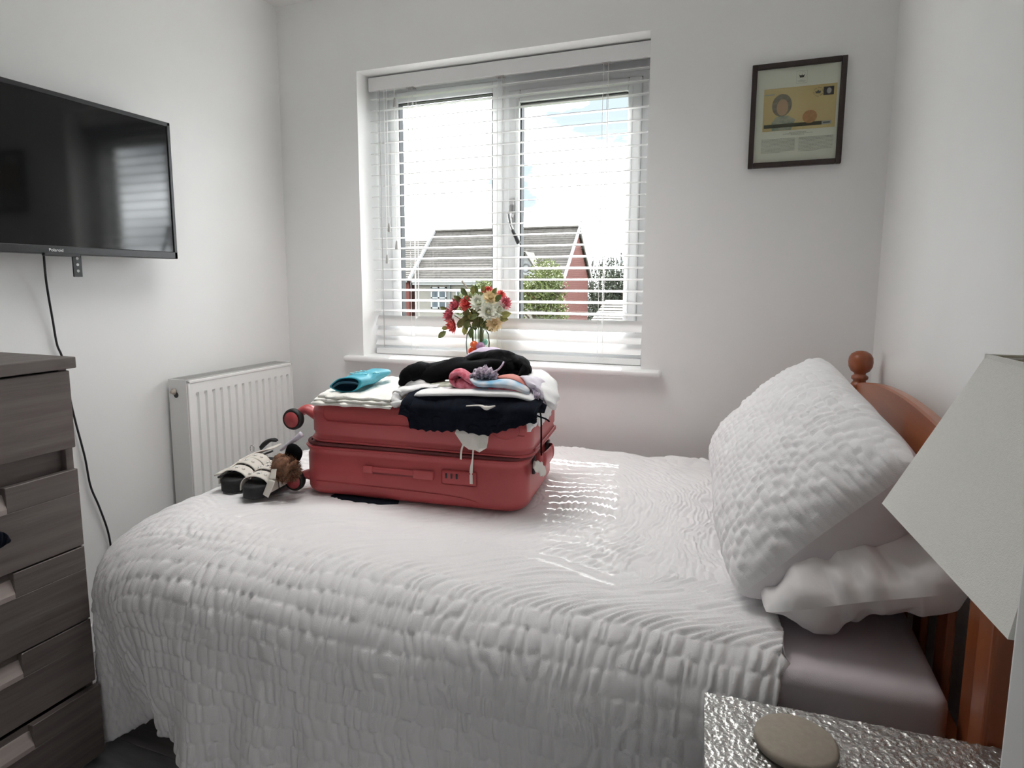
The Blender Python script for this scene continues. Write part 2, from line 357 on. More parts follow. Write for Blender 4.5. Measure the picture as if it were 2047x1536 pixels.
link('lever_grip', loft([(-.897, YW-.062, 1.435), (-.882, YW-.062, 1.405), (-.868, YW-.062, 1.377)], [.006, .008, .010], [.006, .008, .009], side=(0, 1, 0)), darkgrip, sa, True)

# ---------------------------------------------------------------- venetian blind
bl = thing('venetian_blind', 'white wooden venetian blind hanging in the window recess', 'blind', ((wx0+wx1)/2, 2.505, wz0))
link('valance', box((-1.5515, 2.474, 2.034), (-.356, 2.486, 2.091), .003, 3), slat_m, bl)
link('head_rail', box((-1.545, 2.488, 2.045), (-.362, 2.53, 2.09), .002), slat_m, bl)
bx0, bx1 = -1.548, -.362
def slat(z, tilt, w=.05, y=2.505):
    m = 7; v = []; 
    for s in (0, 1):
        for i in range(m):
            t = (i/(m-1)-.5); u = t*w; c = .0016*(1-4*t*t)+(.0026 if s == 0 else 0)
            yy = y+u*math.cos(tilt)-c*math.sin(tilt); zz = z+u*math.sin(tilt)+c*math.cos(tilt)
            v += [(bx0, yy, zz), (bx1, yy, zz)]
    f = []
    for i in range(m-1):
        a = 2*i; f.append((a, a+2, a+3, a+1)[::-1]); b = a+2*m; f.append((b, b+1, b+3, b+2)[::-1])
    f += [(0, 1, 2*m+1, 2*m), (2*m-2, 4*m-2, 4*m-1, 2*m-1)]
    f += [tuple([2*i for i in range(m)]+[2*m+2*i for i in range(m-1, -1, -1)]), tuple([2*i+1 for i in range(m-1, -1, -1)]+[2*m+2*i+1 for i in range(m)])]
    return pyd(v, f)
ztop, zbot = 2.004, 1.0915
for i in range(21):
    z = ztop+(zbot-ztop)*i/20
    t = math.radians(7.2+(1.9 if 12 <= i <= 16 else 0)+.35*math.sin(i*2.1))
    link('slat', slat(z, t), slat_m, bl)
for i, z in enumerate((1.047, 1.000, .957)):
    link('slat', slat(z, math.radians(58-3*i), .05, 2.503), slat_m, bl)
link('bottom_rail', box((bx0, 2.488, .8975), (bx1, 2.540, .923), .004, 3), slat_m, bl)
for x in (-1.350, -.945, -.520):
    bm = bmesh.new()
    for dx, yy in ((-.010, 2.4785), (0.0, 2.505), (.010, 2.4785), (0, 2.531)):
        add_box(bm, (x+dx-.0008, yy-.0008, .915), (x+dx+.0008, yy+.0008, 2.04))
    link('ladder_cord', bm_me(bm), cord_m, bl)
    link('cord_cap', box((x-.018, 2.474, 2.030), (x+.018, 2.500, 2.035), .002), tassel_m, bl)
for i, (px, z) in enumerate(((-1.459, 1.457), (-1.423, 1.381), (-1.472, 1.321), (-1.420, 1.978))):
    link('pull_cord', box((px-.0009, 2.470, z), (px+.0009, 2.4718, 2.035)), cord_m, bl)
    link('tassel', lathe([(.003, .018), (.0045, .012), (.0075, -.016), (.0065, -.020), (0, -.020)], (px, 2.471, z), 12), tassel_m, bl, True)
link('tilt_rod', box((-1.499, 2.4745, .93), (-1.4965, 2.477, 2.035)), tassel_m, bl)

# ---------------------------------------------------------------- picture
pic = thing('framed_picture', 'dark brown framed commemorative envelope print on the wall right of the window', 'picture', (.131, 2.39, 1.60))
px0, px1, pz0, pz1 = -.009, .271, 1.602, 1.934; fw = .0165
link('picture_frame', boxes(ring(px0+fw, pz0+fw, px1-fw, pz1-fw, fw, 2.378, 2.399), .002, 2), frame_m, pic)
link('print', box((px0+.012, 2.390, pz0+.012), (px1-.012, 2.392, pz1-.012)), paper, pic)
def pq(u, v): return (px0+u*(px1-px0), pz0+v*(pz1-pz0))
def flat(name, poly, m, y=2.3895, parent=pic):
    v = [(a, y, b) for a, b in poly]+[(a, y+.0005, b) for a, b in poly]; n = len(poly)
    f = [tuple(range(n)), tuple(range(2*n-1, n-1, -1))]+[(i, i+n, (i+1) % n+n, (i+1) % n) for i in range(n)]
    return link(name, pyd(v, f), m, parent)
def ell(cx, cz, rx, rz, n=28, a0=0, a1=2*math.pi): return [(cx+rx*math.cos(a0+(a1-a0)*i/(n-1 if a1-a0 < 6.2 else n)), cz+rz*math.sin(a0+(a1-a0)*i/(n-1 if a1-a0 < 6.2 else n))) for i in range(n)]
tan = mat('tan_envelope', (.50, .38, .17), .8, nscale=5, col2=(.56, .45, .25), detail=1)
ink = mat('grey_ink', (.09, .09, .085), .8, noise=.1); ink_l = mat('pale_ink', (.33, .34, .31), .8, noise=.1)
env = flat('envelope', [(.031, 1.719), (.247, 1.719), (.247, 1.855), (.031, 1.855)], tan)
def ef(name, poly, m, d=1): return flat(name, poly, m, 2.3895-.0003*d, env)
ef('portrait_hair', ell(.087, 1.800, .030, .036), mat('grey_brown_print', (.16, .14, .11), .8, nscale=80, col2=(.25, .23, .19)))
ef('portrait_face', ell(.089, 1.793, .0175, .026), mat('face_print', (.42, .29, .19), .8, noise=.05), 2)
ef('portrait_shoulders', [(.060, 1.720), (.118, 1.720), (.130, 1.752), (.106, 1.766), (.072, 1.764), (.058, 1.745)], mat('teal_print', (.19, .25, .21), .8, nscale=60, col2=(.38, .37, .30)), 2)
ef('printed_band', [(.035, 1.729), (.208, 1.729), (.208, 1.7405), (.035, 1.7405)], mat('band_print', (.07, .07, .05), .8, noise=.2), 3)
ef('band_label', [(.208, 1.729), (.236, 1.729), (.236, 1.7405), (.208, 1.7405)], ink_l, 3)
ef('band_label_text', [(.212, 1.733), (.232, 1.733), (.232, 1.7365), (.212, 1.7365)], ink, 4)
ef('coin', ell(.172, 1.757, .0215, .0205), mat('copper_coin', (.36, .17, .07), .5, nscale=90, col2=(.44, .24, .11)), 4)
ef('stamp', [(.208, 1.820), (.238, 1.820), (.238, 1.846), (.208, 1.846)], mat('stamp_print', (.06, .055, .06), .8, noise=.3, nscale=200), 2)
ef('stamp_portrait', ell(.224, 1.833, .007, .009), mat('stamp_face', (.35, .33, .32), .8, noise=.1), 3)
bm = bmesh.new()
for i in range(24):
    a = i*math.pi/12
    if i % 4 != 3: add_box(bm, (.193+.0135*math.cos(a)-.0012, 2.3888, 1.832+.0135*math.sin(a)-.0006), (.193+.0135*math.cos(a)+.0012, 2.3891, 1.832+.0135*math.sin(a)+.0006))
link('postmark', bm_me(bm), ink, env)
ef('postmark_crown', [(.186, 1.828), (.199, 1.828), (.201, 1.836), (.197, 1.833), (.1925, 1.838), (.188, 1.833), (.184, 1.836)], ink, 2)
ef('address_line', [(.034, 1.834), (.063, 1.834), (.063, 1.838), (.034, 1.838)], ink_l, 2)
bm = bmesh.new()   # emblem box with crown at the top of the sheet
for lo, hi in (((.126, 1.864), (.158, 1.8645)), ((.126, 1.903), (.158, 1.9035)), ((.126, 1.864), (.1265, 1.9035)), ((.1575, 1.864), (.158, 1.9035)), ((.132, 1.868), (.152, 1.869)), ((.130, 1.8715), (.154, 1.8725))):
    add_box(bm, (lo[0], 2.3892, lo[1]), (hi[0], 2.3896, hi[1]))
for i in range(20):
    a = i*math.pi/10; add_box(bm, (.142+.012*math.cos(a)-.0008, 2.3892, 1.888+.012*math.sin(a)-.0005), (.142+.012*math.cos(a)+.0008, 2.3896, 1.888+.012*math.sin(a)+.0005))
link('emblem', bm_me(bm), ink_l, pic)
flat('crown', [(.136, 1.882), (.148, 1.882), (.1505, 1.892), (.1465, 1.889), (.143, 1.889), (.142, 1.8955), (.141, 1.889), (.1375, 1.889), (.1335, 1.892)], ink, 2.3888)
bm = bmesh.new()
for (cx, w_, z) in ((.139, .05, 1.7105), (.139, .088, 1.7065), (.139, .04, 1.7025)):
    x = cx-w_/2
    while x < cx+w_/2: l = random.uniform(.003, .008); add_box(bm, (x, 2.3892, z), (min(x+l, cx+w_/2), 2.3896, z+.0017)); x += l+.0012
for c0 in (.030, .1435):
    for r_ in range(11):
        x = c0; z = 1.6925-r_*.0043
        end = c0+(.102 if r_ < 10 else .06)
        while x < end: l = random.uniform(.003, .009); add_box(bm, (x, 2.3892, z), (min(x+l, end), 2.3896, z+.0014)); x += l+.0011
link('printed_text', bm_me(bm), ink_l, pic)
link('picture_glass', box((px0+.014, 2.3845, pz0+.014), (px1-.014, 2.3855, pz1-.014)), glass_mat('picture_glass', (.97, .98, .96), 1.35), pic)

# ---------------------------------------------------------------- television
tv = thing('television', 'wide black flat television hanging on the left wall above the chest of drawers', 'television', (-1.90, 1.30, 1.30))
ty0, ty1, tz0, tz1 = .905, 1.690, 1.299, 1.756
link('housing', box((-1.895, ty0, tz0), (-1.852, ty1, tz1), .006, 3), black_pl, tv)
link('bezel', boxes([((-1.853, ty0, tz0), (-1.846, ty1, tz0+.024)), ((-1.853, ty0, tz1-.013), (-1.846, ty1, tz1)), ((-1.853, ty0, tz0), (-1.846, ty0+.013, tz1)), ((-1.853, ty1-.013, tz0), (-1.846, ty1, tz1))], .0022, 2), black_pl, tv)
link('screen', box((-1.8535, ty0+.010, tz0+.020), (-1.8495, ty1-.010, tz1-.010)), screen_m, tv)
link('receiver_strip', box((-1.850, 1.225, tz0-.006), (-1.838, 1.33, tz0+.003), .002), black_pl, tv)
link('mount', boxes([((XL, 1.22, 1.42), (-1.945, 1.42, 1.66)), ((-1.95, 1.26, 1.5), (-1.895, 1.38, 1.58))], .003), black_pl, tv)
fc = bpy.data.curves.new('logo', 'FONT'); fc.body = 'Polaroid'; fc.size = .0125; fc.extrude = .0002; fc.align_x = 'CENTER'
fc.materials.append(white_ink)
_t = bpy.data.objects.new('logo_text', fc); C.objects.link(_t); bpy.context.view_layer.update()
lme = bpy.data.meshes.new_from_object(_t.evaluated_get(bpy.context.evaluated_depsgraph_get())); bpy.data.objects.remove(_t)
lo_ = bpy.data.objects.new('logo', lme); C.objects.link(lo_)
lo_.parent = tv; lo_.matrix_parent_inverse = WM(tv).inverted()
lo_.location = (-1.8455, 1.265, tz0+.0075); lo_.rotation_euler = (math.pi/2, 0, math.pi/2)
# perforated mounting strip under the set
bm = bmesh.new(); yc = 1.365
add_box(bm, (-1.906, yc-.014, 1.235), (-1.901, yc+.014, 1.335), .001, 1)
link('mount_strip', bm_me(bm), black_pl, tv)
bm = bmesh.new()
for z in (1.253, 1.272, 1.291):
    g = bmesh.ops.create_circle(bm, cap_ends=True, segments=14, radius=.0045)['verts']
    bmesh.ops.transform(bm, matrix=Matrix.Translation((-1.9005, yc, z)) @ Matrix.Rotation(math.pi/2, 4, 'Y'), verts=g)
g = bmesh.ops.extrude_face_region(bm, geom=list(bm.faces)); bmesh.ops.translate(bm, vec=(-.0005, 0, 0), verts=[v for v in g['geom'] if isinstance(v, bmesh.types.BMVert)])
link('strip_hole', bm_me(bm), wall_m, tv)
cb = link('power_cable', tube([(-1.905, 1.268, 1.31), (-1.93, 1.285, 1.22), (-1.945, 1.304, 1.105), (-1.950, 1.314, 1.03), (-1.950, 1.328, .98), (-1.952, 1.342, .85), (-1.952, 1.354, .769), (-1.951, 1.372, .66), (-1.951, 1.383, .56), (-1.951, 1.407, .48), (-1.951, 1.432, .375), (-1.951, 1.44, .25), (-1.94, 1.45, .13)], .0033, 90), black_pl, None, True)
tag(settle(cb), 'thin black power cable running down the left wall behind the drawers', 'cable')

# ---------------------------------------------------------------- radiator
rd = thing('radiator', 'white ribbed panel radiator on the left wall beside the window corner', 'radiator', (-1.91, 2.0, .27))
ry0, ry1, rz0, rz1 = 1.706, 2.287, .27, .868
# pressed front panel: flutes
def rpanel():
    nf = 14; ys = []; 
    f0, pt = 1.752, (2.251-1.752)/13
    pts = [(ry0+.012, 0), (f0-.017, 0)]
    for k in range(nf):
        c = f0+k*pt; pts += [(c-.0085, 0), (c-.005, 1), (c+.005, 1), (c+.0085, 0)]
    pts += [(ry1-.012, 0)]
    zs = [(rz0+.01, 0), (rz0+.045, 0), (rz0+.055, 1), (rz1-.062, 1), (rz1-.052, 0), (rz1-.012, 0)]
    v = [(-1.860-.0085*a*b, yy, zz) for zz, b in zs for yy, a in pts]; n = len(pts)
    f = [(i*n+j, i*n+j+1, (i+1)*n+j+1, (i+1)*n+j) for i in range(len(zs)-1) for j in range(n-1)]
    return pyd(v, f)
fp = link('front_panel', rpanel(), rad_m, rd)
link('panel_rim', boxes([((-1.872, ry0+.003, rz1-.016), (-1.857, ry1-.003, rz1-.004)), ((-1.872, ry0+.003, rz0), (-1.857, ry1-.003, rz0+.012)), ((-1.872, ry1-.013, rz0), (-1.857, ry1-.003, rz1-.004)), ((-1.872, ry0+.003, rz0), (-1.857, ry0+.013, rz1-.004))], .003, 3), rad_m, fp)
link('back_panel', box((-1.945, ry0+.006, rz0), (-1.938, ry1-.006, rz1-.01)), rad_m, rd)
for yy0, yy1 in ((ry0, ry0+.003), (ry1-.003, ry1)):
    link('end_cover', box((-1.950, yy0, rz0-.005), (-1.862, yy1, rz1), .001, 1), rad_m, rd)
link('top_grille', boxes([((-1.948, ry0+.003, rz1-.005), (-1.943, ry1-.003, rz1)), ((-1.870, ry0+.003, rz1-.005), (-1.862, ry1-.003, rz1))]+[((-1.948, ry0+.01+i*.0085, rz1-.006), (-1.868, ry0+.0135+i*.0085, rz1-.002)) for i in range(67)]), grille_m, rd)
me = lathe([(.012, 0), (.012, .004), (.0065, .005), (.0065, .014), (0, .014)], (0, 0, 0), 16); me.transform(Matrix.Translation((-1.922, ry0, .822)) @ Matrix.Rotation(math.pi/2, 4, 'X'))
link('bleed_valve', me, mat('brass_nickel', (.55, .48, .42), .35, 1, noise=.05), rd, True)
me = lathe([(.011, 0), (.011, .001), (0, .001)], (0, 0, 0), 20); me.transform(Matrix.Translation((-1.914, ry0, .810)) @ Matrix.Rotation(math.pi/2, 4, 'X')); link('valve_recess', me, darkgrip, rd)
link('pipe', tube([(-1.92, 2.27, .28), (-1.92, 2.27, .1), (-1.92, 2.27, 0)], .0075), chrome, rd, True)

# ---------------------------------------------------------------- chest of drawers
ch = thing('chest_of_drawers', 'tall grey oak chest of drawers in front of the bed foot', 'chest of drawers', (-1.72, .72, 0))
DX, dy0, dy1 = -1.490, .24, 1.028
link('carcass', boxes([((-1.955, dy0, 0), (DX-.012, dy0+.018, 1.015)), ((-1.955, dy1-.018, 0), (DX-.012, dy1, 1.015)), ((-1.955, dy0, 0), (-1.945, dy1, 1.015)), ((-1.955, dy0, .03), (DX-.045, dy1, .05)), ((-1.95, dy0+.018, .765), (DX-.030, dy1-.018, .826)), ((-1.95, dy0+.018, .05), (DX-.05, dy1-.018, .1))], .001, 1), wood, ch)
link('top', box((-1.958, dy0-.014, 1.015), (DX+.006, dy1+.014, 1.042), .002, 2), wood, ch)
def drawer(z0, z1, slot=True, out=0.0):
    X1 = DX+out; X0 = X1-.018; hy0, hy1 = .50, .862
    if slot:
        d = link('drawer', boxes([((X0, dy0, z0), (X1, dy1, z1-.058)), ((X0, dy0, z1-.058), (X1, hy0, z1)), ((X0, hy1, z1-.058), (X1, dy1, z1))], .0012, 1), wood, ch)
        zt, zb = z1-.016, z1-.047
        v = [(X1+.001, hy0, zb), (X1+.001, hy1, zb), (X1-.012, hy0, zt), (X1-.012, hy1, zt), (X1-.018, hy0, zt), (X1-.018, hy1, zt), (X1-.018, hy0, z1-.058), (X1-.018, hy1, z1-.058), (X1+.001, hy0, z1-.058), (X1+.001, hy1, z1-.058)]
        link('handle', pyd(v, [(0, 1, 3, 2), (2, 3, 5, 4), (4, 5, 7, 6), (8, 9, 1, 0)[::1], (0, 2, 4, 6, 8), (1, 9, 7, 5, 3)]), wood_l, d)
        link('handle_recess', box((X0-.001, hy0, z1-.02), (X0+.002, hy1, z1-.001)), wood, d)
    else:
        d = link('drawer', box((X0, dy0, z0), (X1, dy1, z1), .0015, 1), wood, ch)
    return d
drawer(.823, 1.010, False)
drawer(.576, .769); drawer(.384, .572); drawer(.215, .380); drawer(.02, .206, True, .014)
nc = link('cloth', loft([(-1.486, .70, .70), (-1.475, .76, .68), (-1.474, .83, .665), (-1.474, .853, .656)], [.03, .03, .02, .004], [.012, .01, .01, .004], side=(0, 0, 1)), navy, None, True)
tag(settle(nc), 'dark navy cloth corner hanging against the chest of drawers at the left edge', 'cloth')

# ---------------------------------------------------------------- bed
bed = thing('bed', 'orange pine bed with turned posts under the white ruched duvet', 'bed', (-.6, 1.6, 0))
def post(y0):
    p = link('post', box((.318, y0, 0), (.373, y0+.055, .905), .006, 3), pine_v, bed)
    link('finial', lathe([(.026, .902), (.026, .905), (.019, .913), (.017, .918), (.0235, .924), (.0235, .931), (.016, .937), (.017, .942), (.026, .948), (.033, .962), (.0345, .976), (.033, .990), (.026, 1.002), (.014, 1.009), (0, 1.011)], (.3455, y0+.0275, 0), 28), pine_v, p, True)
post(2.20); post(.945)
v = []; f = []; n = 33
for i in range(n):      # arched head rail
    yy = 1.0+(1.2)*i/(n-1); t = (yy-1.55)/.6; zt = .968-.050*abs(t)**2; zb = zt-.13+.02*t*t
    v += [(.334, yy, zb), (.358, yy, zb), (.358, yy, zt), (.354, yy, zt+.004), (.338, yy, zt+.004), (.334, yy, zt)]
for i in range(n-1):
    for j in range(6): f.append((i*6+j, i*6+(j+1) % 6, (i+1)*6+(j+1) % 6, (i+1)*6+j)[::-1])
f += [tuple(range(6)), tuple(n*6-6+j for j in range(6))[::-1]]
link('head_rail', pyd(v, f), pine, bed)
link('lower_rail', box((.334, 1.0, .42), (.358, 2.2, .50), .003), pine, bed)
for i in range(8):
    yy = 1.055+i*.145; link('slat', box((.340, yy, .45), (.353, yy+.055, .86), .003), pine_v, bed)
link('side_rail', box((-1.36, 1.06, .27), (.33, 1.08, .40), .004), pine, bed)
link('side_rail', box((-1.45, 2.175, .27), (.33, 2.197, .40), .004), pine, bed)
link('foot_board', box((-1.40, 1.15, .12), (-1.375, 2.15, .45), .005), pine, bed)
for yy in (1.15, 2.08): link('leg', box((-1.372, yy, 0), (-1.322, yy+.05, .45), .005), pine_v, bed)

# mattress with fitted sheet
def mattress():
    x0, x1, y0, y1, z0, z1, r = -1.27, .325, 1.072, 2.185, .36, .590, .024
    bm = bmesh.new(); add_box(bm, (x0, y0, z0), (x1, y1, z1), r, 5)
    bmesh.ops.subdivide_edges(bm, edges=[e for e in bm.edges if e.calc_length() > .2], cuts=24, use_grid_fill=True)
    for v in bm.verts:
        x, y, z = v.co; k = math.sin(math.pi*(x-x0)/(x1-x0)); 
        if y < y0+.02: v.co.y -= .008*math.sin(9*x)*math.sin(math.pi*(z-z0)/(z1-z0))
        v.co.y += .012*((x-x0)/(x1-x0))**8*(1 if y < 1.6 else -1)
    return bm_me(bm)
mt = link('mattress', mattress(), sheet_m, None, True)
tag(settle(mt), 'mattress in a smooth mauve grey fitted sheet showing at the pillow end', 'mattress')

# ruched duvet
def duvet():
    T = [(.092, 1.145), (-.6, 1.15), (-1.10, 1.165), (-1.29, 1.20), (-1.36, 1.25), (-1.395, 1.34), (-1.415, 1.7), (-1.42, 2.21)]
    M = [(.078, 1.025), (-.6, .995), (-1.15, .99), (-1.39, 1.005), (-1.50, 1.055), (-1.54, 1.17), (-1.54, 1.7), (-1.53, 2.22)]
    Hm = [(.062, 1.015), (-.6, .98), (-1.14, .965), (-1.35, 1.085), (-1.52, 1.045), (-1.56, 1.2), (-1.55, 1.7), (-1.54, 2.22)]
    Hz = [.11, .10, .115, .10, .012, .012, .012, .03]
    ns = 700; kn = np.array([0, .30, .52, .62, .67, .72, .85, 1.0]); s = np.linspace(0, 1, ns)
    def rs(K):
        K = np.array(K, float); q = np.linspace(0, 1, 8); cc = catmull([list(a) if hasattr(a, '__len__') else [a] for a in K.tolist()], 2001)
        qq = np.interp(s, kn, q); return np.stack([np.interp(qq, np.linspace(0, 1, 2001), cc[:, i]) for i in range(cc.shape[1])], 1)
    T, M, Hh, Hz = rs(T), rs(M), rs(Hm), rs(Hz)[:, 0]
    inx = np.interp(s, [0, .52, 1], [-.045, -1.0, -1.40]); inn = np.stack([inx, np.full(ns, 2.235)], 1)
    nt_, nb = 235, 150
    P = np.zeros((ns, nt_+nb, 3)); UV = np.zeros((ns, nt_+nb, 2))
    ztop = .613
    for j in range(nt_):
        t = j/nt_; xy = inn*(1-t)+T*t; P[:, j, :2] = xy; P[:, j, 2] = ztop; UV[:, j] = xy
    base = T.copy()
    ds = np.abs(s-.66); foot = 1/(1+np.exp(-(s-.665)/.02))          # 0 front .. 1 foot
    out = np.stack([-foot, -(1-foot)], 1)
    for j in range(nb):
        t = j/(nb-1)
        if t < .38:
            a = t/.38*math.pi/2; xy = T+(M-T)*math.sin(a); z = np.full(ns, ztop-.17*(1-math.cos(a))); dep = a*.17
        else:
            q = (t-.38)/.62; sm = q*q*(3-2*q)*.5+q*.5; xy = M+(Hh-M)*sm; z = (ztop-.17)*(1-q)+Hz*q; dep = math.pi/2*.17+q*(ztop-.17-Hz)
            # vertical folds that deepen toward the hem near the foot corner
            amp = (.006+.020*np.exp(-((s-.50)/.14)**2))*q
            wv = np.sin(s*2*math.pi*17+2*np.sin(s*19)-q*1.6)*amp
            xy = xy+out*wv[:, None]
            # hem rolls under
            if q > .93: r_ = (q-.93)/.07; xy = xy-out*(.018*r_*r_)
        P[:, nt_+j, 0] = xy[:, 0]; P[:, nt_+j, 1] = xy[:, 1]; P[:, nt_+j, 2] = z
        UV[:, nt_+j] = T+out*(dep[:, None] if hasattr(dep, '__len__') else dep)
    X, Y, Z = P[..., 0], P[..., 1], P[..., 2]
    topw = np.clip((Y-1.1)/.2, 0, 1)*np.clip((X+1.5)/.2, 0, 1)
    dz = .010*(vn(X*5, Y*5, 3)-.5)*2+.007*(vn(X*11, Y*11, 4)-.5)*2
    under = np.exp(-(((X+.86)/.42)**4+((Y-1.72)/.30)**4))            # pressed flat under the suitcase
    P[..., 2] += topw*(dz*(1-under)-.006*under)
    n = gnormals(P); sgn = np.sign(n[ns//3, 100, 2]); n *= sgn
    u, v = UV[..., 0], UV[..., 1]
    ft = foot[:, None]*np.ones_like(u)
    ang = .30*(vn(X*1.3+4, Y*1.3, 9)-.5)*2*topw+.30*np.clip((X+.5)/.6, 0, 1)*topw
    ur = u*np.cos(ang)-v*np.sin(ang); vr = u*np.sin(ang)+v*np.cos(ang)
    h = (ruche(ur, vr, .023, .043)*(1-topw)+ruche(ur, vr, .020, .036, 31, .026)*topw)*(1-ft)+ruche(v, u, .023, .043, 5)*ft
    big = vn(u*9, v*6, 21)-.5
    amp = .0105*(1-.28*topw)
    P += n*((h-.35)*amp*(1-.75*under)+big*.014*(1-topw*.5))[..., None]
    return P, sgn
P, sg = duvet()
dme = grid_mesh(P if sg > 0 else P[::-1])
dv = link('duvet', dme, duvet_m, None, True); md = dv.modifiers.new('thick', 'SOLIDIFY'); md.thickness = .022; md.offset = -1
tag(settle(dv), 'white ruched seersucker duvet draped over the bed and down its front', 'duvet')

# pillows
def pillow(L, Wd, Th, nu=170, nv=150, ruched=False, edge=.05, wr=.004, seed=0, crease=0):
    """two faces sharing a seam; local x = width, y = length"""
    U, V = np.meshgrid(np.linspace(-1, 1, nu), np.linspace(-1, 1, nv), indexing='ij')
    prof = (np.clip(1-np.abs(U)**2.6, 0, 1)**.5)*(np.clip(1-np.abs(V)**3.0, 0, 1)**.5)
    pin = 1-.05*(np.abs(V)**3)*(1-np.abs(U)**2)-.06*(U*V)**4; pin2 = 1-.05*(np.abs(U)**3)*(1-np.abs(V)**2)-.10*(U*V)**4
    X = U*Wd/2*pin2*1.0; Y = V*L/2*pin
    X = X*(1-.06*(1-V**2)*0+0); 
    out = []
    for s in (1, -1):
        Z = s*Th/2*prof*((.72 if s == 1 else 1.28) if ruched else 1)
        fold = wr*((vn(U*3+seed, V*3, seed)-.5)*2+.6*(vn(U*8+V*4, V*7, seed+1)-.5)*2)
        P = np.stack([X, Y, Z], -1); n = gnormals(P); n *= np.sign(n[nu//2, nv//2, 2])*s
        d = fold*np.clip(prof*3, 0, 1)
        if ruched and s == 1:
            d = d+(ruche(Y, X, .030, .017, 11, .020)-.35)*.0075*np.clip(prof*4, .25, 1)
        if crease and s == -1:
            d = d+crease*np.sin(7*U+3*V+2*np.sin(4*V))*np.clip(prof*2, 0, 1)
        out.append(P+n*d[..., None])
    # common seam
    seam = (out[0]+out[1])/2; m = (np.abs(U) > .999) | (np.abs(V) > .999)
    for P in out: P[m] = seam[m]
    return out[0], out[1][::-1]
def place_pillow(name, faces, mats_, Mx, label, sub):
    me = [grid_mesh(p) for p in faces]
    root = thing(name, label, 'pillow', Mx.translation)
    for q, m_, nm in zip(me, mats_, sub):
        q.transform(Mx); link(nm, q, m_, root, True)
    return root
def frame_of(ax_w, ax_l, origin):
    a = Vector(ax_w).normalized(); b = Vector(ax_l); b = (b-a*(b.dot(a))).normalized(); c = a.cross(b)
    return Matrix(((a.x, b.x, c.x, origin[0]), (a.y, b.y, c.y, origin[1]), (a.z, b.z, c.z, origin[2]), (0, 0, 0, 1)))
pa = pillow(.78, .42, .29, ruched=True, seed=2, crease=.006)
place_pillow('pillow', pa, (duvet_m, sateen), frame_of((.68, -.02, .73), (-.18, 1, .02), (.113, 1.56, .828)), 'large white ruched pillow leaning on top against the headboard', ('front_face', 'back_face'))
pb = pillow(.74, .34, .17, seed=5, wr=.014, crease=.012)
place_pillow('pillow', pb, (pillow2_m, pillow2_m), frame_of((.92, .0, .30), (0, 1, 0), (.208, 1.50, .694)), 'plain white crumpled pillow lying underneath the ruched one', ('front_face', 'back_face'))

# ---------------------------------------------------------------- suitcase
TH = math.radians(5.7106); SA = Vector((-1.165, 1.45, 0))
SM = Matrix.Translation(SA) @ Matrix.Rotation(TH, 4, 'Z')       # suitcase frame: u along, v deep, z up
Uv = np.array([math.cos(TH), math.sin(TH)]); Vv = np.array([-math.sin(TH), math.cos(TH)]); A2 = np.array([SA.x, SA.y])
def pV(x, y, v):
    d = ray(x, y); t = (A2@Vv+v)/(d[:2]@Vv); p = d*t; q = p[:2]-A2
    return Vector((q@Uv, v, p[2]+CAMZ))
def sl(name, me, m, parent=None, smooth=True):      # mesh in suitcase frame -> world
    me.transform(SM); return link(name, me, m, parent, smooth)
def shell(u0, u1, v0, v1, z0, z1, rc, rt, top=True, k0=0.0, n=10):
    """hard half shell: rounded plan corners rc, rounded upper (or lower) edge rt"""
    rings = []; 
    def ringpts(ins, z, lift=0):
        pts = []; r = max(rc-ins, .004)
        cs = [(u1-ins-r, v0+ins+r, -90), (u1-ins-r, v1-ins-r, 0), (u0+ins+r, v1-ins-r, 90), (u0+ins+r, v0+ins+r, 180)]
        for cx, cy, a0 in cs:
            for i in range(n+1):
                a = math.radians(a0+90*i/n); x = cx+r*math.cos(a); pts.append((x, cy+r*math.sin(a), z+k0*(1-(x-u0)/(u1-u0))*lift))
        return pts
    H = z1-z0; levels = [(0, 0, 1), (0, .02, 1), (0, .5, .5)]
    for i in range(7):
        a = math.radians(90*i/6); levels.append((rt*(1-math.cos(a)), None, math.sin(a)))
    v = []; R = []
    L = []
    L.append((.0, z0, 1.0)); L.append((0, z0+.012, 1.0)); L.append((.004, z0+.016, 1.0)); L.append((.004, z0+.024, 1.0)); L.append((.001, z0+.028, 1.0)); L.append((.001, z1-rt, 0.6))
    for i in range(1, 8):
        a = math.radians(90*i/7); L.append((rt*(1-math.cos(a)), z1-rt+rt*math.sin(a), .4))
    L.append((rt+.05, z1+.002, .3)); 
    for ins, z, lf in L:
        v += ringpts(ins, z if top else z0+z1-z, lf if top else 0)
    m = 4*(n+1); f = []
    for i in range(len(L)-1):
        for j in range(m):
            q = (i*m+j, i*m+(j+1) % m, (i+1)*m+(j+1) % m, (i+1)*m+j); f.append(q if top else q[::-1])
    c = tuple((len(L)-1)*m+j for j in range(m)); f.append(c if top else c[::-1])
    b = tuple(range(m)); f.append(b[::-1] if top else b)
    return pyd(v, f)
sc = thing('suitcase', 'overfull coral red hard shell suitcase lying flat on the bed', 'suitcase', SM @ Vector((.335, .23, .612)), TH)
base = sl('base_shell', shell(0, .664, 0, .405, .612, .757, .062, .030, False), case_m, sc)
lid = sl('lid', shell(.018, .675, .006, .410, .763, .877, .058, .034, True, .006), case_m, sc)
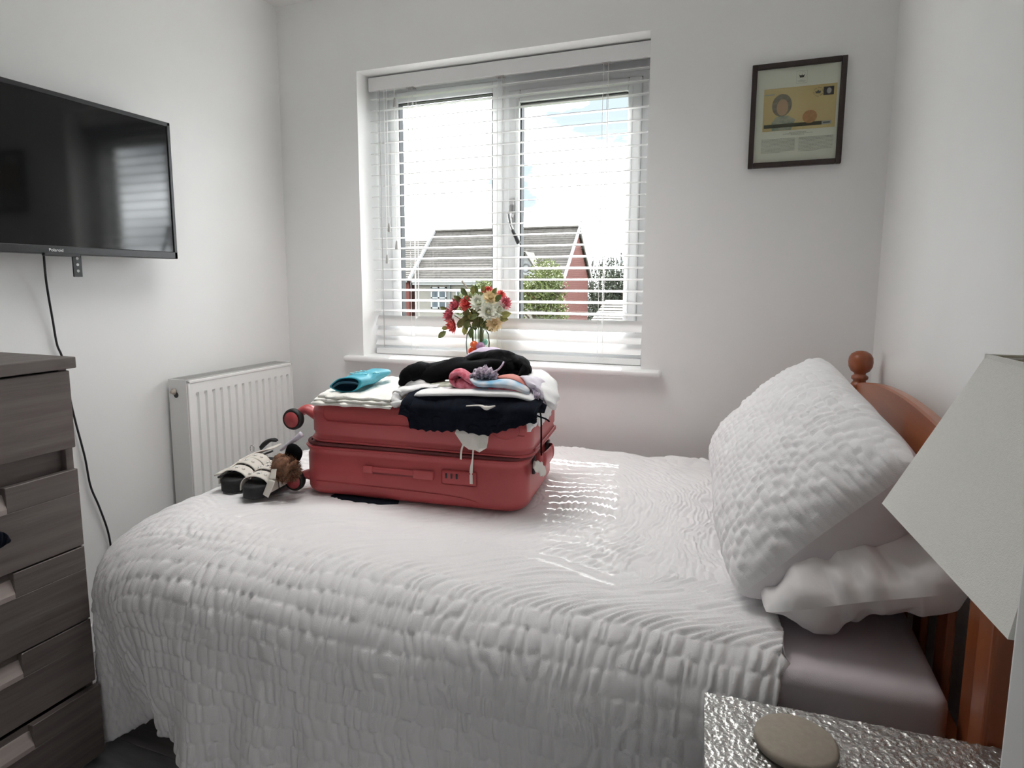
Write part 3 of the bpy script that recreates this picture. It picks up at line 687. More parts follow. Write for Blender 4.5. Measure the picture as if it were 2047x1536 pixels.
# zip band between the halves
pts = []
def rr(u0, u1, v0, v1, r, zf, n=8):
    o = []
    for cx, cy, a0 in ((u1-r, v0+r, -90), (u1-r, v1-r, 0), (u0+r, v1-r, 90), (u0+r, v0+r, 180)):
        for i in range(n+1):
            a = math.radians(a0+90*i/n); x = cx+r*math.cos(a); o.append((x, cy+r*math.sin(a), zf(x)))
    return o
sl('zip', tube(rr(.006, .665, .004, .405, .058, lambda x: .760+.004*(1-x/.67)), .0055, closed=True), mat('dark_red_zip', (.12, .02, .022), .7, noise=.15), sc)
sl('zip_lip', tube(rr(-.001, .6655, -.001, .406, .062, lambda x: .7535), .0035, closed=True), case_d, base)
sl('zip_lip', tube(rr(.0165, .6765, .0045, .4115, .059, lambda x: .7685+.006*(1-x/.67)), .003, closed=True), case_d, lid)
# pressed lines on the shells
sl('groove', tube([(.66, .004, .825), (.60, .0035, .826), (.30, .004, .828), (.11, .004, .829), (.088, .005, .832), (.078, .006, .842), (.076, .012, .862), (.078, .03, .877)], .0018, 60), case_d, lid)
sl('groove', tube([(.05, -.0005, .655), (.25, -.0005, .653), (.45, -.0005, .648), (.52, .001, .640), (.55, .004, .630)], .0018, 60), case_d, base)
# side handle with recess
hb = sl('carry_handle', boxes([((.206, -.009, .697), (.40, -.001, .712))], .004, 3), case_d, base, True)
for q_ in (((.203, -.011, .694), (.232, -.0005, .714)), ((.352, -.011, .690), (.412, -.0005, .714))): sl('handle_end', box(*q_, .004, 3), case_m, hb)
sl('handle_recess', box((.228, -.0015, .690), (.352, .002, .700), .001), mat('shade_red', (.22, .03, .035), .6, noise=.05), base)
lk = sl('lock', box((.432, -.004, .680), (.533, .002, .722), .006, 3), case_d, base, True)
for u_ in (.447, .462, .477):
    sl('code_wheel', box((u_-.003, -.0065, .698), (u_+.002, -.003, .712), .001), darkgrip, lk, True)
me = lathe([(.040, 0), (.038, .003), (0, .0035)], (0, 0, 0), 30); me.transform(Matrix.Translation((.607, .0035, .838)) @ Matrix.Diagonal((1, 1, .62, 1)) @ Matrix.Rotation(math.pi/2, 4, 'X'))
bd = sl('badge', me, case_d, lid)
me = lathe([(.0035, 0), (.003, .002), (0, .002)], (0, 0, 0), 12); me.transform(Matrix.Translation((.596, -.0005, .838)) @ Matrix.Rotation(math.pi/2, 4, 'X')); sl('stud', me, silver, bd)
# top handle on the right end
sl('top_handle', loft([(.667, .10, .735), (.684, .12, .73), (.687, .19, .725), (.684, .27, .72), (.667, .29, .715)], .022, .006, side=(0, 0, 1)), case_d, base)
for q_ in (((.661, .085, .700), (.671, .125, .752)), ((.661, .27, .700), (.671, .305, .745))): sl('handle_mount', box(*q_, .003), darkgrip, base)
sl('seam_ridge', tube([(.674, .055, .775), (.677, .2, .775), (.676, .36, .775)], .003), case_d, lid)
def wheel(v_, z_, par, s=1):
    m0 = Matrix.Translation((-.030, v_, z_)) @ Matrix.Rotation(math.radians(90), 4, 'X') 
    a = lathe([(.0, -.012), (.020, -.012), (.0285, -.010), (.031, -.004), (.031, .006), (.0285, .012), (.0235, .013), (.0235, .011), (0, .011)], (0, 0, 0), 30); a.transform(m0)
    wh = sl('wheel', a, rubber, par)
    b = lathe([(.0232, .0105), (.0228, .0135), (0, .0145)], (0, 0, 0), 26); b.transform(m0); sl('hub', b, case_d, wh)
    sl('wheel_fork', loft([(.03, v_+.03, z_+.01*s), (.0, v_+.025, z_+.026*s), (-.022, v_+.016, z_+.012*s), (-.026, v_+.010, z_)], [.022, .022, .018, .012], [.016, .014, .012, .010]), case_m, wh)
wheel(.022, .826, lid); wheel(.018, .645, base, .5); wheel(.345, .826, lid); wheel(.345, .645, base, .5)

# ---------------------------------------------------------------- clothes pile on the lid
def pad(u0, u1, v0, v1, z0, h, r=.03, wr=.004, ws=6, seed=0, droop=0, nu=60, nv=50, sk=0.0):
    """folded soft slab with rounded rim"""
    U, V = np.meshgrid(np.linspace(-1, 1, nu), np.linspace(-1, 1, nv), indexing='ij')
    k = np.clip(1-np.maximum(np.abs(U), np.abs(V)), 0, 1); prof = np.clip(k/.10, 0, 1); prof = np.sqrt(1-(1-prof)**2)
    X = (u0+u1)/2+U*(u1-u0)/2+.012*(vn(V*3+9, U*0+seed, seed)-.5)*2*np.abs(U)**3+sk*V; Y = (v0+v1)/2+V*(v1-v0)/2+.010*(vn(U*5, V*0+seed, seed+1)-.5)*2*np.abs(V)**3
    Zt = z0+h*.5+h*.5*prof+wr*(vn(U*ws+seed, V*ws, seed+2)-.5)*2*prof
    Zb = z0+h*.5-h*.5*prof
    d = droop*np.clip(-V-.86, 0, 1)*7; Zt = Zt-d*prof; Zb = Zb-d*prof
    T_, B_ = np.stack([X, Y, Zt], -1), np.stack([X, Y, Zb], -1)
    n = nu*nv; idx = np.arange(n).reshape(nu, nv); a, b, c, e = idx[:-1, :-1], idx[1:, :-1], idx[1:, 1:], idx[:-1, 1:]
    F = np.stack([a, b, c, e], -1).reshape(-1, 4); G = np.stack([a, e, c, b], -1).reshape(-1, 4)+n
    me = pyd(np.vstack([T_.reshape(-1, 3), B_.reshape(-1, 3)]).tolist(), F.tolist()+G.tolist())
    bm = bmesh.new(); bm.from_mesh(me); bmesh.ops.remove_doubles(bm, verts=bm.verts, dist=.0004); return bm_me(bm)
def item(name, me, m, label, cat, group=None):
    me.transform(SM); o = link(name, me, m, None, True); settle(o); return tag(o, label, cat, group)
ZL = .880
# cream towel, folded in three layers
tw = thing('folded_towel', 'cream waffle cotton towel folded flat under the teal pouch', 'towel', SM @ Vector((.17, .2, ZL)), TH)
for i in range(3):
    sl('fold', pad(.022+.006*i, .268-.004*i, -.010+.008*i, .39, ZL-.002+.0085*i, .011, wr=.004, seed=i+1, droop=.004, sk=-.02), cotton, tw)
# teal pouch
pc = thing('pouch', 'teal rolled neoprene pouch with open dark end on the cream towel', 'pouch', SM @ Vector((.14, .18, .905)), TH+.1)
def pouch():
    n, m = 30, 28; v = []; P0 = np.array([.122, .052, .928]); P1 = np.array([.128, .285, .934])
    for i in range(n):
        t = i/(n-1); c = P0+(P1-P0)*t; hw = .052-.008*t-.014*max(0, t-.85)/.15; hh = .0215-.003*t-.012*max(0, t-.8)/.2
        for j in range(m):
            a = 2*math.pi*j/m; x = math.cos(a); z = math.sin(a)
            xx = math.copysign(abs(x)**.85, x)*hw; zz = math.copysign(abs(z)**.9, z)*hh
            zz *= (1-.35*max(0, -x)**2) if True else 1
            zz += .006*x
            v.append((c[0]+xx+.0022*math.sin(9*t+3*a), c[1]-.006*x, c[2]+zz+.0015*math.sin(12*t+2*a)))
    f = [(i*m+j, i*m+(j+1) % m, (i+1)*m+(j+1) % m, (i+1)*m+j)[::-1] for i in range(n-1) for j in range(m)]
    f.append(tuple((n-1)*m+j for j in range(m))[::-1])
    inner = [0]*m; k = len(v); c = np.array([.122, .055, .928])
    for j in range(m):
        p = np.array(v[j]); v.append(tuple(c+(p-c)*.88+np.array([0, -.001, 0])))
    f += [(j, (j+1) % m, k+(j+1) % m, k+j) for j in range(m)]
    return pyd(v, f), [v[k+j] for j in range(m)]
pm, rim_ = pouch(); sl('sleeve', pm, teal, pc)
m = len(rim_); v = list(rim_)+[(p[0]*.9+.0122, p[1]+.05, p[2]) for p in rim_]
sl('lining', pyd(v, [(j, (j+1) % m, m+(j+1) % m, m+j) for j in range(m)]+[tuple(range(m, 2*m))[::1]]), teal_d, pc)
sl('fold_ridge', tube([(.085, .049, .921), (.11, .047, .934), (.15, .047, .936), (.172, .05, .93)], .003), teal_d, pc)
pale = mat('pale_teal_print', (.20, .55, .62), .5, noise=.05)
bm = bmesh.new()
for r_, (y0_, l_) in enumerate(((.12, .05), (.15, .07), (.18, .04))):
    x = .10
    while x < .10+l_: q = random.uniform(.006, .014); add_box(bm, (x, y0_, .9495), (x+q, y0_+.010, .9515)); x += q+.004
sl('faint_lettering', bm_me(bm), pale, pc, False)

# white underlayer: big soft white garment under the whole heap, falling over the right end
def under():
    def fn(U, V):
        u = .285+U*.405; v = .005+V*.38
        edge = np.clip((u-.655)/.035, 0, 1)
        z = ZL+.012+.012*np.sin(U*3.1)+.03*np.exp(-((V-.6)/.35)**2)*np.sin(np.pi*np.clip(U, 0, 1))
        z = z-.055*edge**1.5
        u2 = np.where(edge > 0, .655+.020*np.sqrt(edge), u)
        z = z+.006*(vn(u*26, v*20, 3)-.5)*2
        return u2, v+.006*np.sin(9*U), z
    return sheet(fn, 90, 60, .010, .0015, 30, 4)
item('white_garment', under(), cottonw, 'white crumpled garment spread at the bottom of the clothes heap', 'garment')
# its scalloped lace edge hanging over the right end
def lace():
    def fn(U, V):
        v = .02+U*.26; hem = .026+.010*np.abs(np.sin(U*22))+.010*np.sin(3*U)
        z = .905-V*hem*1.6; u = .679+.003*np.sin(14*U+4*V)+.002*V
        return u, v, z
    return sheet(fn, 80, 16, .004, .002, 30, 9)
item('lace_trim', lace(), cottonw, 'white scalloped lace edge hanging over the right end of the suitcase', 'lace')
item('white_bag', loft([(.262, .19, .905), (.285, .18, .925), (.325, .17, .932), (.37, .19, .925)], [.05, .075, .08, .06], [.012, .026, .030, .020], wr=.12, wf=14, seed=3), cottonw, 'small white bundle bulging left of the black trousers', 'cloth')
item('white_ruffle', loft([pV(795, 812, .02), pV(792, 800, .03), pV(800, 785, .05), pV(840, 776, .07), pV(880, 774, .08)], [.012, .016, .022, .03, .02], [.011, .012, .012, .010, .008], wr=.25, wf=30, seed=8, n=40), cottonw, 'crumpled white ruffle poking out left of the navy garment', 'cloth')
# navy garment: roll on the front edge and a scalloped flap over the front face
nv = thing('navy_top', 'navy blue garment with scalloped hem hanging over the front of the suitcase', 'garment', SM @ Vector((.5, 0, .87)), TH)
def flap():
    top = [(.328, .912), (.36, .925), (.48, .930), (.60, .928), (.68, .918), (.705, .900)]
    bot = [(.322, .872), (.345, .862), (.352, .835), (.40, .828), (.44, .832), (.49, .838), (.53, .832), (.565, .828), (.60, .838), (.645, .858), (.69, .868), (.715, .880)]
    def fn(U, V):
        u = .325+U*.372
        zt = np.interp(u, [p[0] for p in top], [p[1] for p in top]); zb = np.interp(u, [p[0] for p in bot], [p[1] for p in bot])
        zb = zb+.0045*np.abs(np.sin(U*48))-.003
        V2 = V**.9; z = zt*(1-V2)+zb*V2
        over = np.clip(1-V*2.6, 0, 1)
        v = -.016+.062*over**1.6-.004*V+.004*np.sin(U*26+V*3)*V+.003*np.sin(U*11)
        v = np.where(z < .868, np.minimum(v, -.010), v)
        return u, v, z
    return sheet(fn, 150, 34, .009, .002, 26, 12)
sl('flap', flap(), navy, nv)
sl('roll', loft([(.325, .055, .899), (.36, .045, .906), (.45, .040, .908), (.56, .042, .908), (.66, .045, .902), (.705, .05, .890)], [.03, .045, .05, .05, .045, .02], [.015, .021, .022, .022, .020, .010], wr=.10, wf=24, seed=5, n=50), navy, nv)
sl('fringe', tube([(.69, -.008, .885), (.715, -.002, .876), (.724, .004, .868)], .0022), navy, nv)
tt = item('drawstring_knot', loft([pV(932, 812, -.025), pV(958, 811, -.026), pV(972, 816, -.028), pV(990, 812, -.024)], [.002, .004, .007, .002], [.0015, .002, .006, .0015], side=(0, 1, 0), n=20), ivory, 'tiny white drawstring knot lying on the navy garment', 'drawstring')
# white folded band
item('white_folded_shirt', loft([pV(834, 791, .045), pV(850, 784, .045), pV(900, 783, .045), pV(960, 783, .045), pV(1020, 784, .045), pV(1052, 790, .045), pV(1078, 802, .05)], [.03, .05, .05, .05, .05, .045, .03], [.006, .010, .0105, .011, .011, .010, .008], wr=.10, wf=20, seed=6, n=60), cottonw, 'white folded shirt edge between the navy garment and the prints', 'shirt')
item('green_print_cloth', loft([pV(838, 777, .10), pV(870, 771, .10), pV(905, 769, .10), pV(925, 768, .10)], [.03, .04, .04, .03], [.005, .008, .009, .007], seed=3, wr=.1), camo, 'grey green leaf printed cloth peeking out below the black trousers', 'cloth')
# black trousers
bt = thing('black_trousers', 'black crumpled trousers draped across the top of the heap', 'trousers', SM @ Vector((.45, .2, .93)), TH)
sl('leg', loft([pV(812, 765, .16), pV(822, 752, .16), pV(850, 747, .16), pV(890, 742, .16), pV(930, 738, .17), pV(980, 737, .18), pV(1010, 742, .18)], [.035, .055, .06, .06, .06, .06, .04], [.010, .0255, .0275, .029, .030, .035, .026], wr=.24, wf=18, seed=4, n=60, m=24, sq=2.6), blackc, bt)
sl('leg', loft([pV(930, 722, .24), pV(960, 715, .24), pV(985, 716, .24), pV(1010, 724, .23), pV(1030, 735, .22), pV(1042, 745, .20)], [.05, .07, .07, .07, .06, .03], [.010, .020, .027, .030, .028, .012], wr=.26, wf=16, seed=7, n=50, m=24), blackc, bt)
sl('waistband', loft([pV(1000, 712, .26), pV(1025, 716, .24), pV(1045, 728, .20), pV(1049, 742, .17), pV(1036, 757, .15)], [.02, .03, .03, .025, .015], [.010, .014, .015, .013, .010], wr=.2, wf=20, seed=9, n=40), blackc, bt)
sl('cuff', loft([pV(809, 767, .13), pV(812, 762, .13), pV(822, 750, .135), pV(838, 744, .14), pV(856, 744, .145)], [.03, .045, .05, .05, .04], [.006, .014, .026, .029, .024], n=30, m=20, sq=3.2, wr=.05), blackc, bt)
item('white_lining', loft([pV(858, 733, .22), pV(890, 727, .23), pV(925, 719, .24)], [.02, .03, .02], [.003, .005, .003], n=16), ivory, 'thin white printed cloth edge behind the black trouser leg', 'cloth')
item('lilac_scarf', loft([pV(935, 712, .27), pV(955, 704, .27), pV(975, 702, .27), pV(995, 706, .265), pV(1006, 716, .25)], [.03, .05, .05, .04, .02], [.003, .010, .012, .010, .003], wr=.2, wf=20, seed=2, n=30), lilac, 'lilac patterned cloth lying over the very top of the heap', 'cloth')
item('lilac_scarf_edge', tube([pV(968, 703, .23), pV(985, 706, .222), pV(1000, 715, .215), pV(1008, 718, .21)], .0022), lilac, 'thin lilac piped edge running over the black trousers at the top', 'cloth')
# printed things in the middle right
item('red_bikini', loft([pV(925, 778, .06), pV(908, 762, .06), pV(909, 748, .06), pV(922, 744, .06), pV(940, 757, .058), pV(957, 774, .058)], [.02, .028, .03, .03, .03, .02], [.004, .009, .010, .009, .010, .006], side=(0, 1, 0), wr=.15, wf=12, seed=2, n=40), red_print, 'crimson patterned bikini cup standing at the middle of the heap', 'bikini')
item('red_bikini_cup', loft([pV(912, 770, .052), pV(925, 768, .05), pV(945, 773, .05), pV(965, 776, .052)], [.015, .022, .02, .012], [.008, .019, .011, .005], side=(0, 1, 0), n=24, wr=.1), red_print, 'crimson patterned cloth lump in front of the standing bikini cup', 'bikini')
item('scrunchie', loft([pV(943, 757, .05), pV(955, 748, .05), pV(970, 745, .05), pV(985, 749, .052), pV(993, 757, .055)], [.015, .022, .024, .02, .012], [.007, .013, .015, .012, .006], side=(0, 1, 0), wr=.45, wf=46, seed=4, n=60, m=20), lilac_print, 'bunched lilac and black leaf print scrunchie in front of the trousers', 'scrunchie')
item('strap', tube([pV(984, 745, .08), pV(996, 739, .085), pV(1004, 730, .09), pV(1007, 724, .10)], .0025), lilac, 'thin lilac strap running up across the black trousers', 'strap')
item('blue_swimsuit', loft([pV(942, 757, .045), pV(960, 766, .04), pV(990, 767, .04), pV(1020, 768, .04), pV(1050, 779, .045), pV(1056, 783, .05)], [.012, .028, .035, .035, .03, .01], [.004, .010, .011, .012, .009, .004], side=(0, 1, 0), wr=.10, wf=16, seed=5, n=40), blue_print, 'pale blue floral swimsuit folded below the lilac scrunchie', 'swimsuit')
item('coral_swimsuit', loft([pV(990, 756, .08), pV(1015, 753, .08), pV(1035, 758, .075), pV(1052, 770, .07), pV(1060, 782, .06)], [.02, .03, .03, .025, .01], [.003, .006, .006, .006, .004], side=(0, 1, 0), n=30, wr=.1), coral_c, 'coral patterned edge lying behind the blue swimsuit', 'swimsuit')
item('pink_trim', loft([pV(980, 775, .035), pV(1010, 777, .035), pV(1040, 781, .037), pV(1050, 787, .04)], [.02, .02, .02, .01], [.003, .004, .004, .003], n=20), red_print, 'crimson sliver of cloth under the blue swimsuit', 'cloth')
br = thing('bra', 'pale lilac striped bra cup at the right end of the heap', 'bra', SM @ Vector((.68, .1, .9)), TH)
sl('cup', loft([pV(1056, 758, .13), pV(1066, 764, .11), pV(1074, 778, .09), pV(1078, 792, .07), pV(1074, 802, .06)], [.03, .05, .055, .05, .03], [.010, .013, .014, .014, .010], side=(0, 1, 0), n=34, m=18), lilac_w, br)
for i in range(5):
    sl('stripe', tube([pV(1058+i*3.4, 764+i*2, .045-.002*i+.03), pV(1064+i*3.2, 776+i*1.5, .040+.008), pV(1068+i*2.6, 790, .022), pV(1068+i*2, 800, .03)], .0012), lilac, br)
item('white_lace_top', loft([pV(1046, 745, .30), pV(1068, 748, .26), pV(1082, 760, .20), pV(1092, 782, .12), pV(1098, 800, .08), pV(1102, 812, .06)], [.03, .045, .05, .045, .03, .02], [.006, .012, .013, .013, .012, .008], side=(0, 1, 0), wr=.15, wf=26, seed=6, n=50), cottonw, 'white lace top curling down at the right end of the heap', 'top')
# ivory cloth and strings hanging on the front
iv = thing('ivory_camisole', 'ivory camisole corner hanging with thin straps over the suitcase front', 'camisole', SM @ Vector((.5, -.02, .82)), TH)
vv = -.0185
hang = [pV(918, 848, vv), pV(941, 846, vv-.004), pV(960, 850, vv), pV(980, 853, vv-.002), pV(975, 882, vv-.002), pV(973, 896, vv-.004), pV(958, 905, vv-.006), pV(951, 901, vv-.003), pV(937, 899, vv-.003), pV(925, 890, vv-.001), pV(909, 866, vv)]
c0 = pV(945, 870, vv-.012); v = [tuple(p) for p in hang]+[tuple(c0), tuple(pV(962, 866, vv-.001)), tuple(pV(957, 898, vv-.011))]
f = [(i, (i+1) % 11, 11) for i in (8, 9, 10, 0, 1)]+[(7, 8, 11), (2, 12, 11), (1, 2, 11)][:2]+[(2, 3, 12), (3, 4, 12), (4, 5, 12), (5, 13, 12), (5, 6, 13), (6, 7, 13), (7, 11, 13), (11, 12, 13)]
mh = pyd(v, f); bm = bmesh.new(); bm.from_mesh(mh); bmesh.ops.recalc_face_normals(bm, faces=bm.faces); bmesh.ops.solidify(bm, geom=list(bm.faces), thickness=.0022); mh = bm_me(bm)
sl('cloth_corner', mh, ivory, iv, False)
sl('strap', loft([pV(926, 888, -.014), pV(922, 903, -.010), pV(921, 919, -.008)], [.0008]*3, [.0028, .0030, .0032], side=(0, 1, 0), n=14, m=6), ivory, iv, False)
sl('strap', loft([pV(946, 896, -.014), pV(945, 915, -.012), pV(942, 940, -.013), pV(942, 968, -.0135)], [.0008]*4, [.0022, .0022, .0048, .0048], side=(0, 1, 0), n=20, m=6), ivory, iv, False)
item('black_strap', tube([(.680, .06, .890), (.690, .06, .872), (.693, .055, .82), (.694, .05, .79), (.695, .05, .765)], .0022, 40), blackc, 'thin black strap dangling beside the right end of the suitcase', 'strap')
item('bra_lace', loft([(.680, .03, .745), (.692, .06, .725), (.695, .10, .705)], [.004]*3, [.012, .018, .012], side=(1, 0, 0), wr=.3, wf=20), ivory, 'scrap of ivory lace caught at the right corner of the suitcase', 'lace')
item('dark_bag_under', loft([(.10, .02, .6125), (.16, .00, .613), (.24, -.006, .613), (.30, .01, .612)], [.02, .022, .022, .012], [.003, .0055, .0055, .003], side=(0, 1, 0)), navy, 'flat dark strip of cloth squeezed below the suitcase front edge', 'cloth')
# ---------------------------------------------------------------- sandals and things by the wheels
def sandal(ox, oy, rot, label, zb=.622):
    L, Wd, th = .240, .088, .036
    root = thing('sandal', label, 'sandal', (ox, oy, zb), rot, 'pair of pearl studded sandals')
    out = []; n = 40
    for i in range(n):      # toe at -x
        a = 2*math.pi*i/n; x = math.cos(a); y = math.sin(a)
        xx = L/2*math.copysign(abs(x)**.85, x); wd = Wd/2*(1.06-.18*(x+1)/2-.10*math.exp(-((x-.1)/.3)**2)); out.append((xx, wd*math.copysign(abs(y)**.8, y)))
    v = []; 
    for z, k in ((0, .93), (.004, 1), (th-.004, 1), (th, .96)): v += [(x*k, y*k, z+.010*max(0, (x+.02)/L)) for x, y in out]
    f = [(i*n+j, i*n+(j+1) % n, (i+1)*n+(j+1) % n, (i+1)*n+j) for i in range(3) for j in range(n)]+[tuple(range(n))[::-1], tuple(3*n+j for j in range(n))]
    link('sole', pyd(v, f), sole_m, root, True, world=False)
    def strap(x0, x1, hh, nm='strap'):
        nu, nv = 22, 8; P = np.zeros((nu, nv, 3))
        for i in range(nu):
            a = math.pi*i/(nu-1)
            for j in range(nv):
                t = j/(nv-1); P[i, j] = (x0+(x1-x0)*t, -(Wd/2+.003)*math.cos(a), th*.4+hh*(1-.12*t+.2*t)*math.sin(a)**.7)
        me = grid_mesh(P); s = link(nm, me, leather, root, True, world=False); md = s.modifiers.new('thick', 'SOLIDIFY'); md.thickness = .0022; md.offset = 0
        for q, a in enumerate((.55, 1.1, 1.57, 2.04, 2.6)):
            xx = (x0+x1)/2; r = .0050 if q % 2 else .0035
            c = (xx, -(Wd/2+.003)*math.cos(a), th*.4+hh*1.04*math.sin(a)**.7+.001)
            bm = bmesh.new(); bmesh.ops.create_uvsphere(bm, u_segments=12, v_segments=8, radius=r, matrix=Matrix.Translation(c))
            o = link('stud', bm_me(bm), pearl if q % 2 else silver, s, True, world=False)
            if q % 2 == 0:
                bm = bmesh.new()
                for d in range(6): bmesh.ops.create_uvsphere(bm, u_segments=6, v_segments=4, radius=.0016, matrix=Matrix.Translation((c[0]+.0062*math.cos(d*1.047), c[1]+.0062*math.sin(d*1.047), c[2]-.0005)))
                link('stud', bm_me(bm), silver, s, True, world=False)
    strap(-.088, -.046, .044); strap(-.040, .002, .052); strap(.008, .045, .054)
    return root
sandal(-1.262, 1.445, math.radians(98), 'studded sandal nearer the camera with loose strap end, left of the suitcase')
sandal(-1.364, 1.468, math.radians(99), 'studded sandal behind its pair, nearer the radiator')
def wl(name, me, m, label, cat): o = link(name, me, m, None, True); settle(o); return tag(o, label, cat)
st = thing('loose_strap', 'cream perforated strap end hanging over the near sandal', 'strap', (-1.15, 1.35, .63))
p0, p1, p2 = pY(548, 938, 1.372), pY(543, 962, 1.352), pY(531, 992, 1.345)
link('strap_end', loft([p0, p1, p2], [.0015]*3, [.0105, .0115, .010], side=(0, 1, 0), n=20, m=10, sq=3), leather, st, True)
bm = bmesh.new()
for t in (.25, .45, .65): 
    c = p0.lerp(p2, t); bmesh.ops.create_uvsphere(bm, u_segments=8, v_segments=6, radius=.0014, matrix=Matrix.Translation(c+Vector((.002, -.0018, .001))))
link('strap_hole', bm_me(bm), darkgrip, st)
lw = thing('wedge_strap', 'long cream leather strap slanting up behind the two sandals', 'strap', (-1.38, 1.50, .66))
link('strap_band', loft([pZ(432, 950, .672), pZ(470, 930, .680), pZ(515, 908, .685), pZ(556, 890, .69)], [.003]*4, [.009, .011, .013, .016], side=(0, 1, 0), n=30, m=10, sq=3), leather, lw, True)
link('edge_band', loft([pZ(436, 955, .668), pZ(470, 937, .676), pZ(515, 914, .681), pZ(545, 902, .686)], [.003]*4, [.003]*4, side=(0, 1, 0), n=30, m=8), sole_m, lw, True)
wl('black_strap_buckle', loft([pY(520, 897, 1.58), pY(530, 887, 1.60), pY(542, 880, 1.62), pY(553, 881, 1.63), pY(547, 877, 1.63), pY(537, 881, 1.63)], [.010, .012, .012, .006, .006, .004], [.002, .006, .006, .004, .002, .002], side=(0, 1, 0), n=30), sole_m, 'black strap with a folded tip standing behind the cream strap', 'strap')
wl('buckle', tube([pY(504, 897, 1.56)+Vector((.008*math.cos(a), 0, .011*math.sin(a))) for a in np.linspace(0, 6.28, 14)[:-1]], .0014, closed=True), silver, 'small silver buckle beside the black strap tip', 'buckle')
# brown faux fur scrunchie
def furball(c, rx, ry, rz, seed):
    r = np.random.default_rng(seed); v = []; f = []
    for i in range(2600):
        a = r.uniform(0, 6.283); b = math.acos(r.uniform(-.9, 1)); n = np.array([math.sin(b)*math.cos(a), math.sin(b)*math.sin(a), math.cos(b)])
        k = .85+.30*r.random(); p = np.array(c)+n*np.array([rx, ry, rz])*k
        tdir = n+r.normal(0, .75, 3); tdir /= np.linalg.norm(tdir); q = p+tdir*r.uniform(.008, .016); s = np.cross(tdir, r.normal(0, 1, 3)); s = s/np.linalg.norm(s)*.0010
        j = len(v); v += [tuple(p-s), tuple(p+s), tuple(q)]; f.append((j, j+1, j+2))
    return pyd(v, f)
fb = thing('fur_scrunchie', 'fluffy brown faux fur scrunchie between sandals and suitcase', 'scrunchie', (-1.165, 1.40, .66))
cF = pY(572, 938, 1.405)
o = link('fur', furball(cF, .038, .026, .033, 3), fur, fb); o['kind'] = 'stuff'
link('core', loft([cF+Vector((-.028, 0, .010)), cF+Vector((-.010, -.004, .012)), cF+Vector((.010, 0, 0)), cF+Vector((.022, .004, -.008))], [.02, .03, .03, .02], [.022, .030, .030, .022], wr=.3, wf=20, seed=5, n=24), fur, fb, True)
wl('black_pouch', loft([pY(574, 912, 1.425), pY(584, 902, 1.425), pY(592, 908, 1.43), pY(594, 922, 1.43)], [.008, .014, .014, .008], [.009, .022, .022, .008], side=(0, 1, 0), n=24), blackc, 'small black cloth lump tucked between the fur and the suitcase', 'cloth')
wl('white_strap_loop', loft([pY(562, 900, 1.45), pY(578, 887, 1.45), pY(592, 877, 1.45), pY(603, 868, 1.452)], [.006]*4, [.004, .006, .007, .009], side=(0, 1, 0), n=24), lilac_w, 'white lilac strap coming out of the suitcase gap under the wheel', 'strap')

# ---------------------------------------------------------------- bedside table, coaster, lamp
tb_o = pZ(1408, 1385, .62); tr = math.radians(3.3)
TM = Matrix.Translation((tb_o.x, tb_o.y, 0)) @ Matrix.Rotation(tr, 4, 'Z')
tbm = bpy.data.materials.new('crackle_silver'); tbm.use_nodes = True; t = tbm.node_tree; b = t.nodes['Principled BSDF']
b.inputs['Metallic'].default_value = .85; b.inputs['Roughness'].default_value = .22
co = N(t, 'ShaderNodeTexCoord'); vo = N(t, 'ShaderNodeTexVoronoi', i_Scale=170.0); vo.feature = 'F1'; n1 = N(t, 'ShaderNodeTexNoise', i_Scale=300.0, i_Detail=3.0)
cr_ = N(t, 'ShaderNodeValToRGB'); cr_.color_ramp.elements[0].color = (.55, .54, .52, 1); cr_.color_ramp.elements[1].color = (.80, .79, .77, 1)
bu = N(t, 'ShaderNodeBump', i_Strength=.55, i_Distance=.002); ad = N(t, 'ShaderNodeMath', operation='ADD')
t.links.new(co.outputs['Object'], vo.inputs['Vector']); t.links.new(co.outputs['Object'], n1.inputs['Vector']); t.links.new(vo.outputs['Distance'], ad.inputs[0]); t.links.new(n1.outputs['Fac'], ad.inputs[1])
t.links.new(ad.outputs[0], bu.inputs['Height']); t.links.new(bu.outputs[0], b.inputs['Normal']); t.links.new(n1.outputs['Fac'], cr_.inputs[0]); t.links.new(cr_.outputs[0], b.inputs['Base Color'])
bt_ = thing('bedside_table', 'silver crackle textured bedside table in the lower right corner', 'table', TM @ Vector((.18, -.22, 0)), tr)
def tl(name, me, m, parent, smooth=False): me.transform(TM); return link(name, me, m, parent, smooth)
def crackle_top():
    nx, ny = 190, 210; U, V = np.meshgrid(np.linspace(0, .365, nx), np.linspace(-.43, 0, ny), indexing='ij')
    Z = .62+.0018*(vn(U*300, V*200, 2)-.5)+.0012*(vn(U*600, V*430, 3)-.5)+.0012*(np.abs(vn(U*60+V*20, V*60, 5)-.5)*2)
    return grid_mesh(np.stack([U, V, Z], -1))
tl('table_top', crackle_top(), tbm, bt_, True)
tl('top_board', box((.0, -.43, .598), (.365, 0, .6195), .0015, 2), tbm, bt_)
cab = tl('cabinet', boxes([((.012, -.41, .03), (.030, -.010, .598)), ((.335, -.41, .03), (.353, -.010, .598)), ((.03, -.03, .03), (.335, -.012, .598)), ((.012, -.41, .03), (.353, -.01, .05))], .001, 1), tbm, bt_)
for i in range(3):
    d = tl('drawer', box((.016, -.428, .05+i*.183), (.349, -.410, .05+i*.183+.176), .003, 2), tbm, bt_)
    me = lathe([(.005, 0), (.005, .012), (.013, .018), (.013, .024), (0, .028)], (0, 0, 0), 18); me.transform(Matrix.Translation((.18, -.427, .14+i*.183)) @ Matrix.Rotation(math.pi/2, 4, 'X')); tl('knob', me, chrome, d, True)
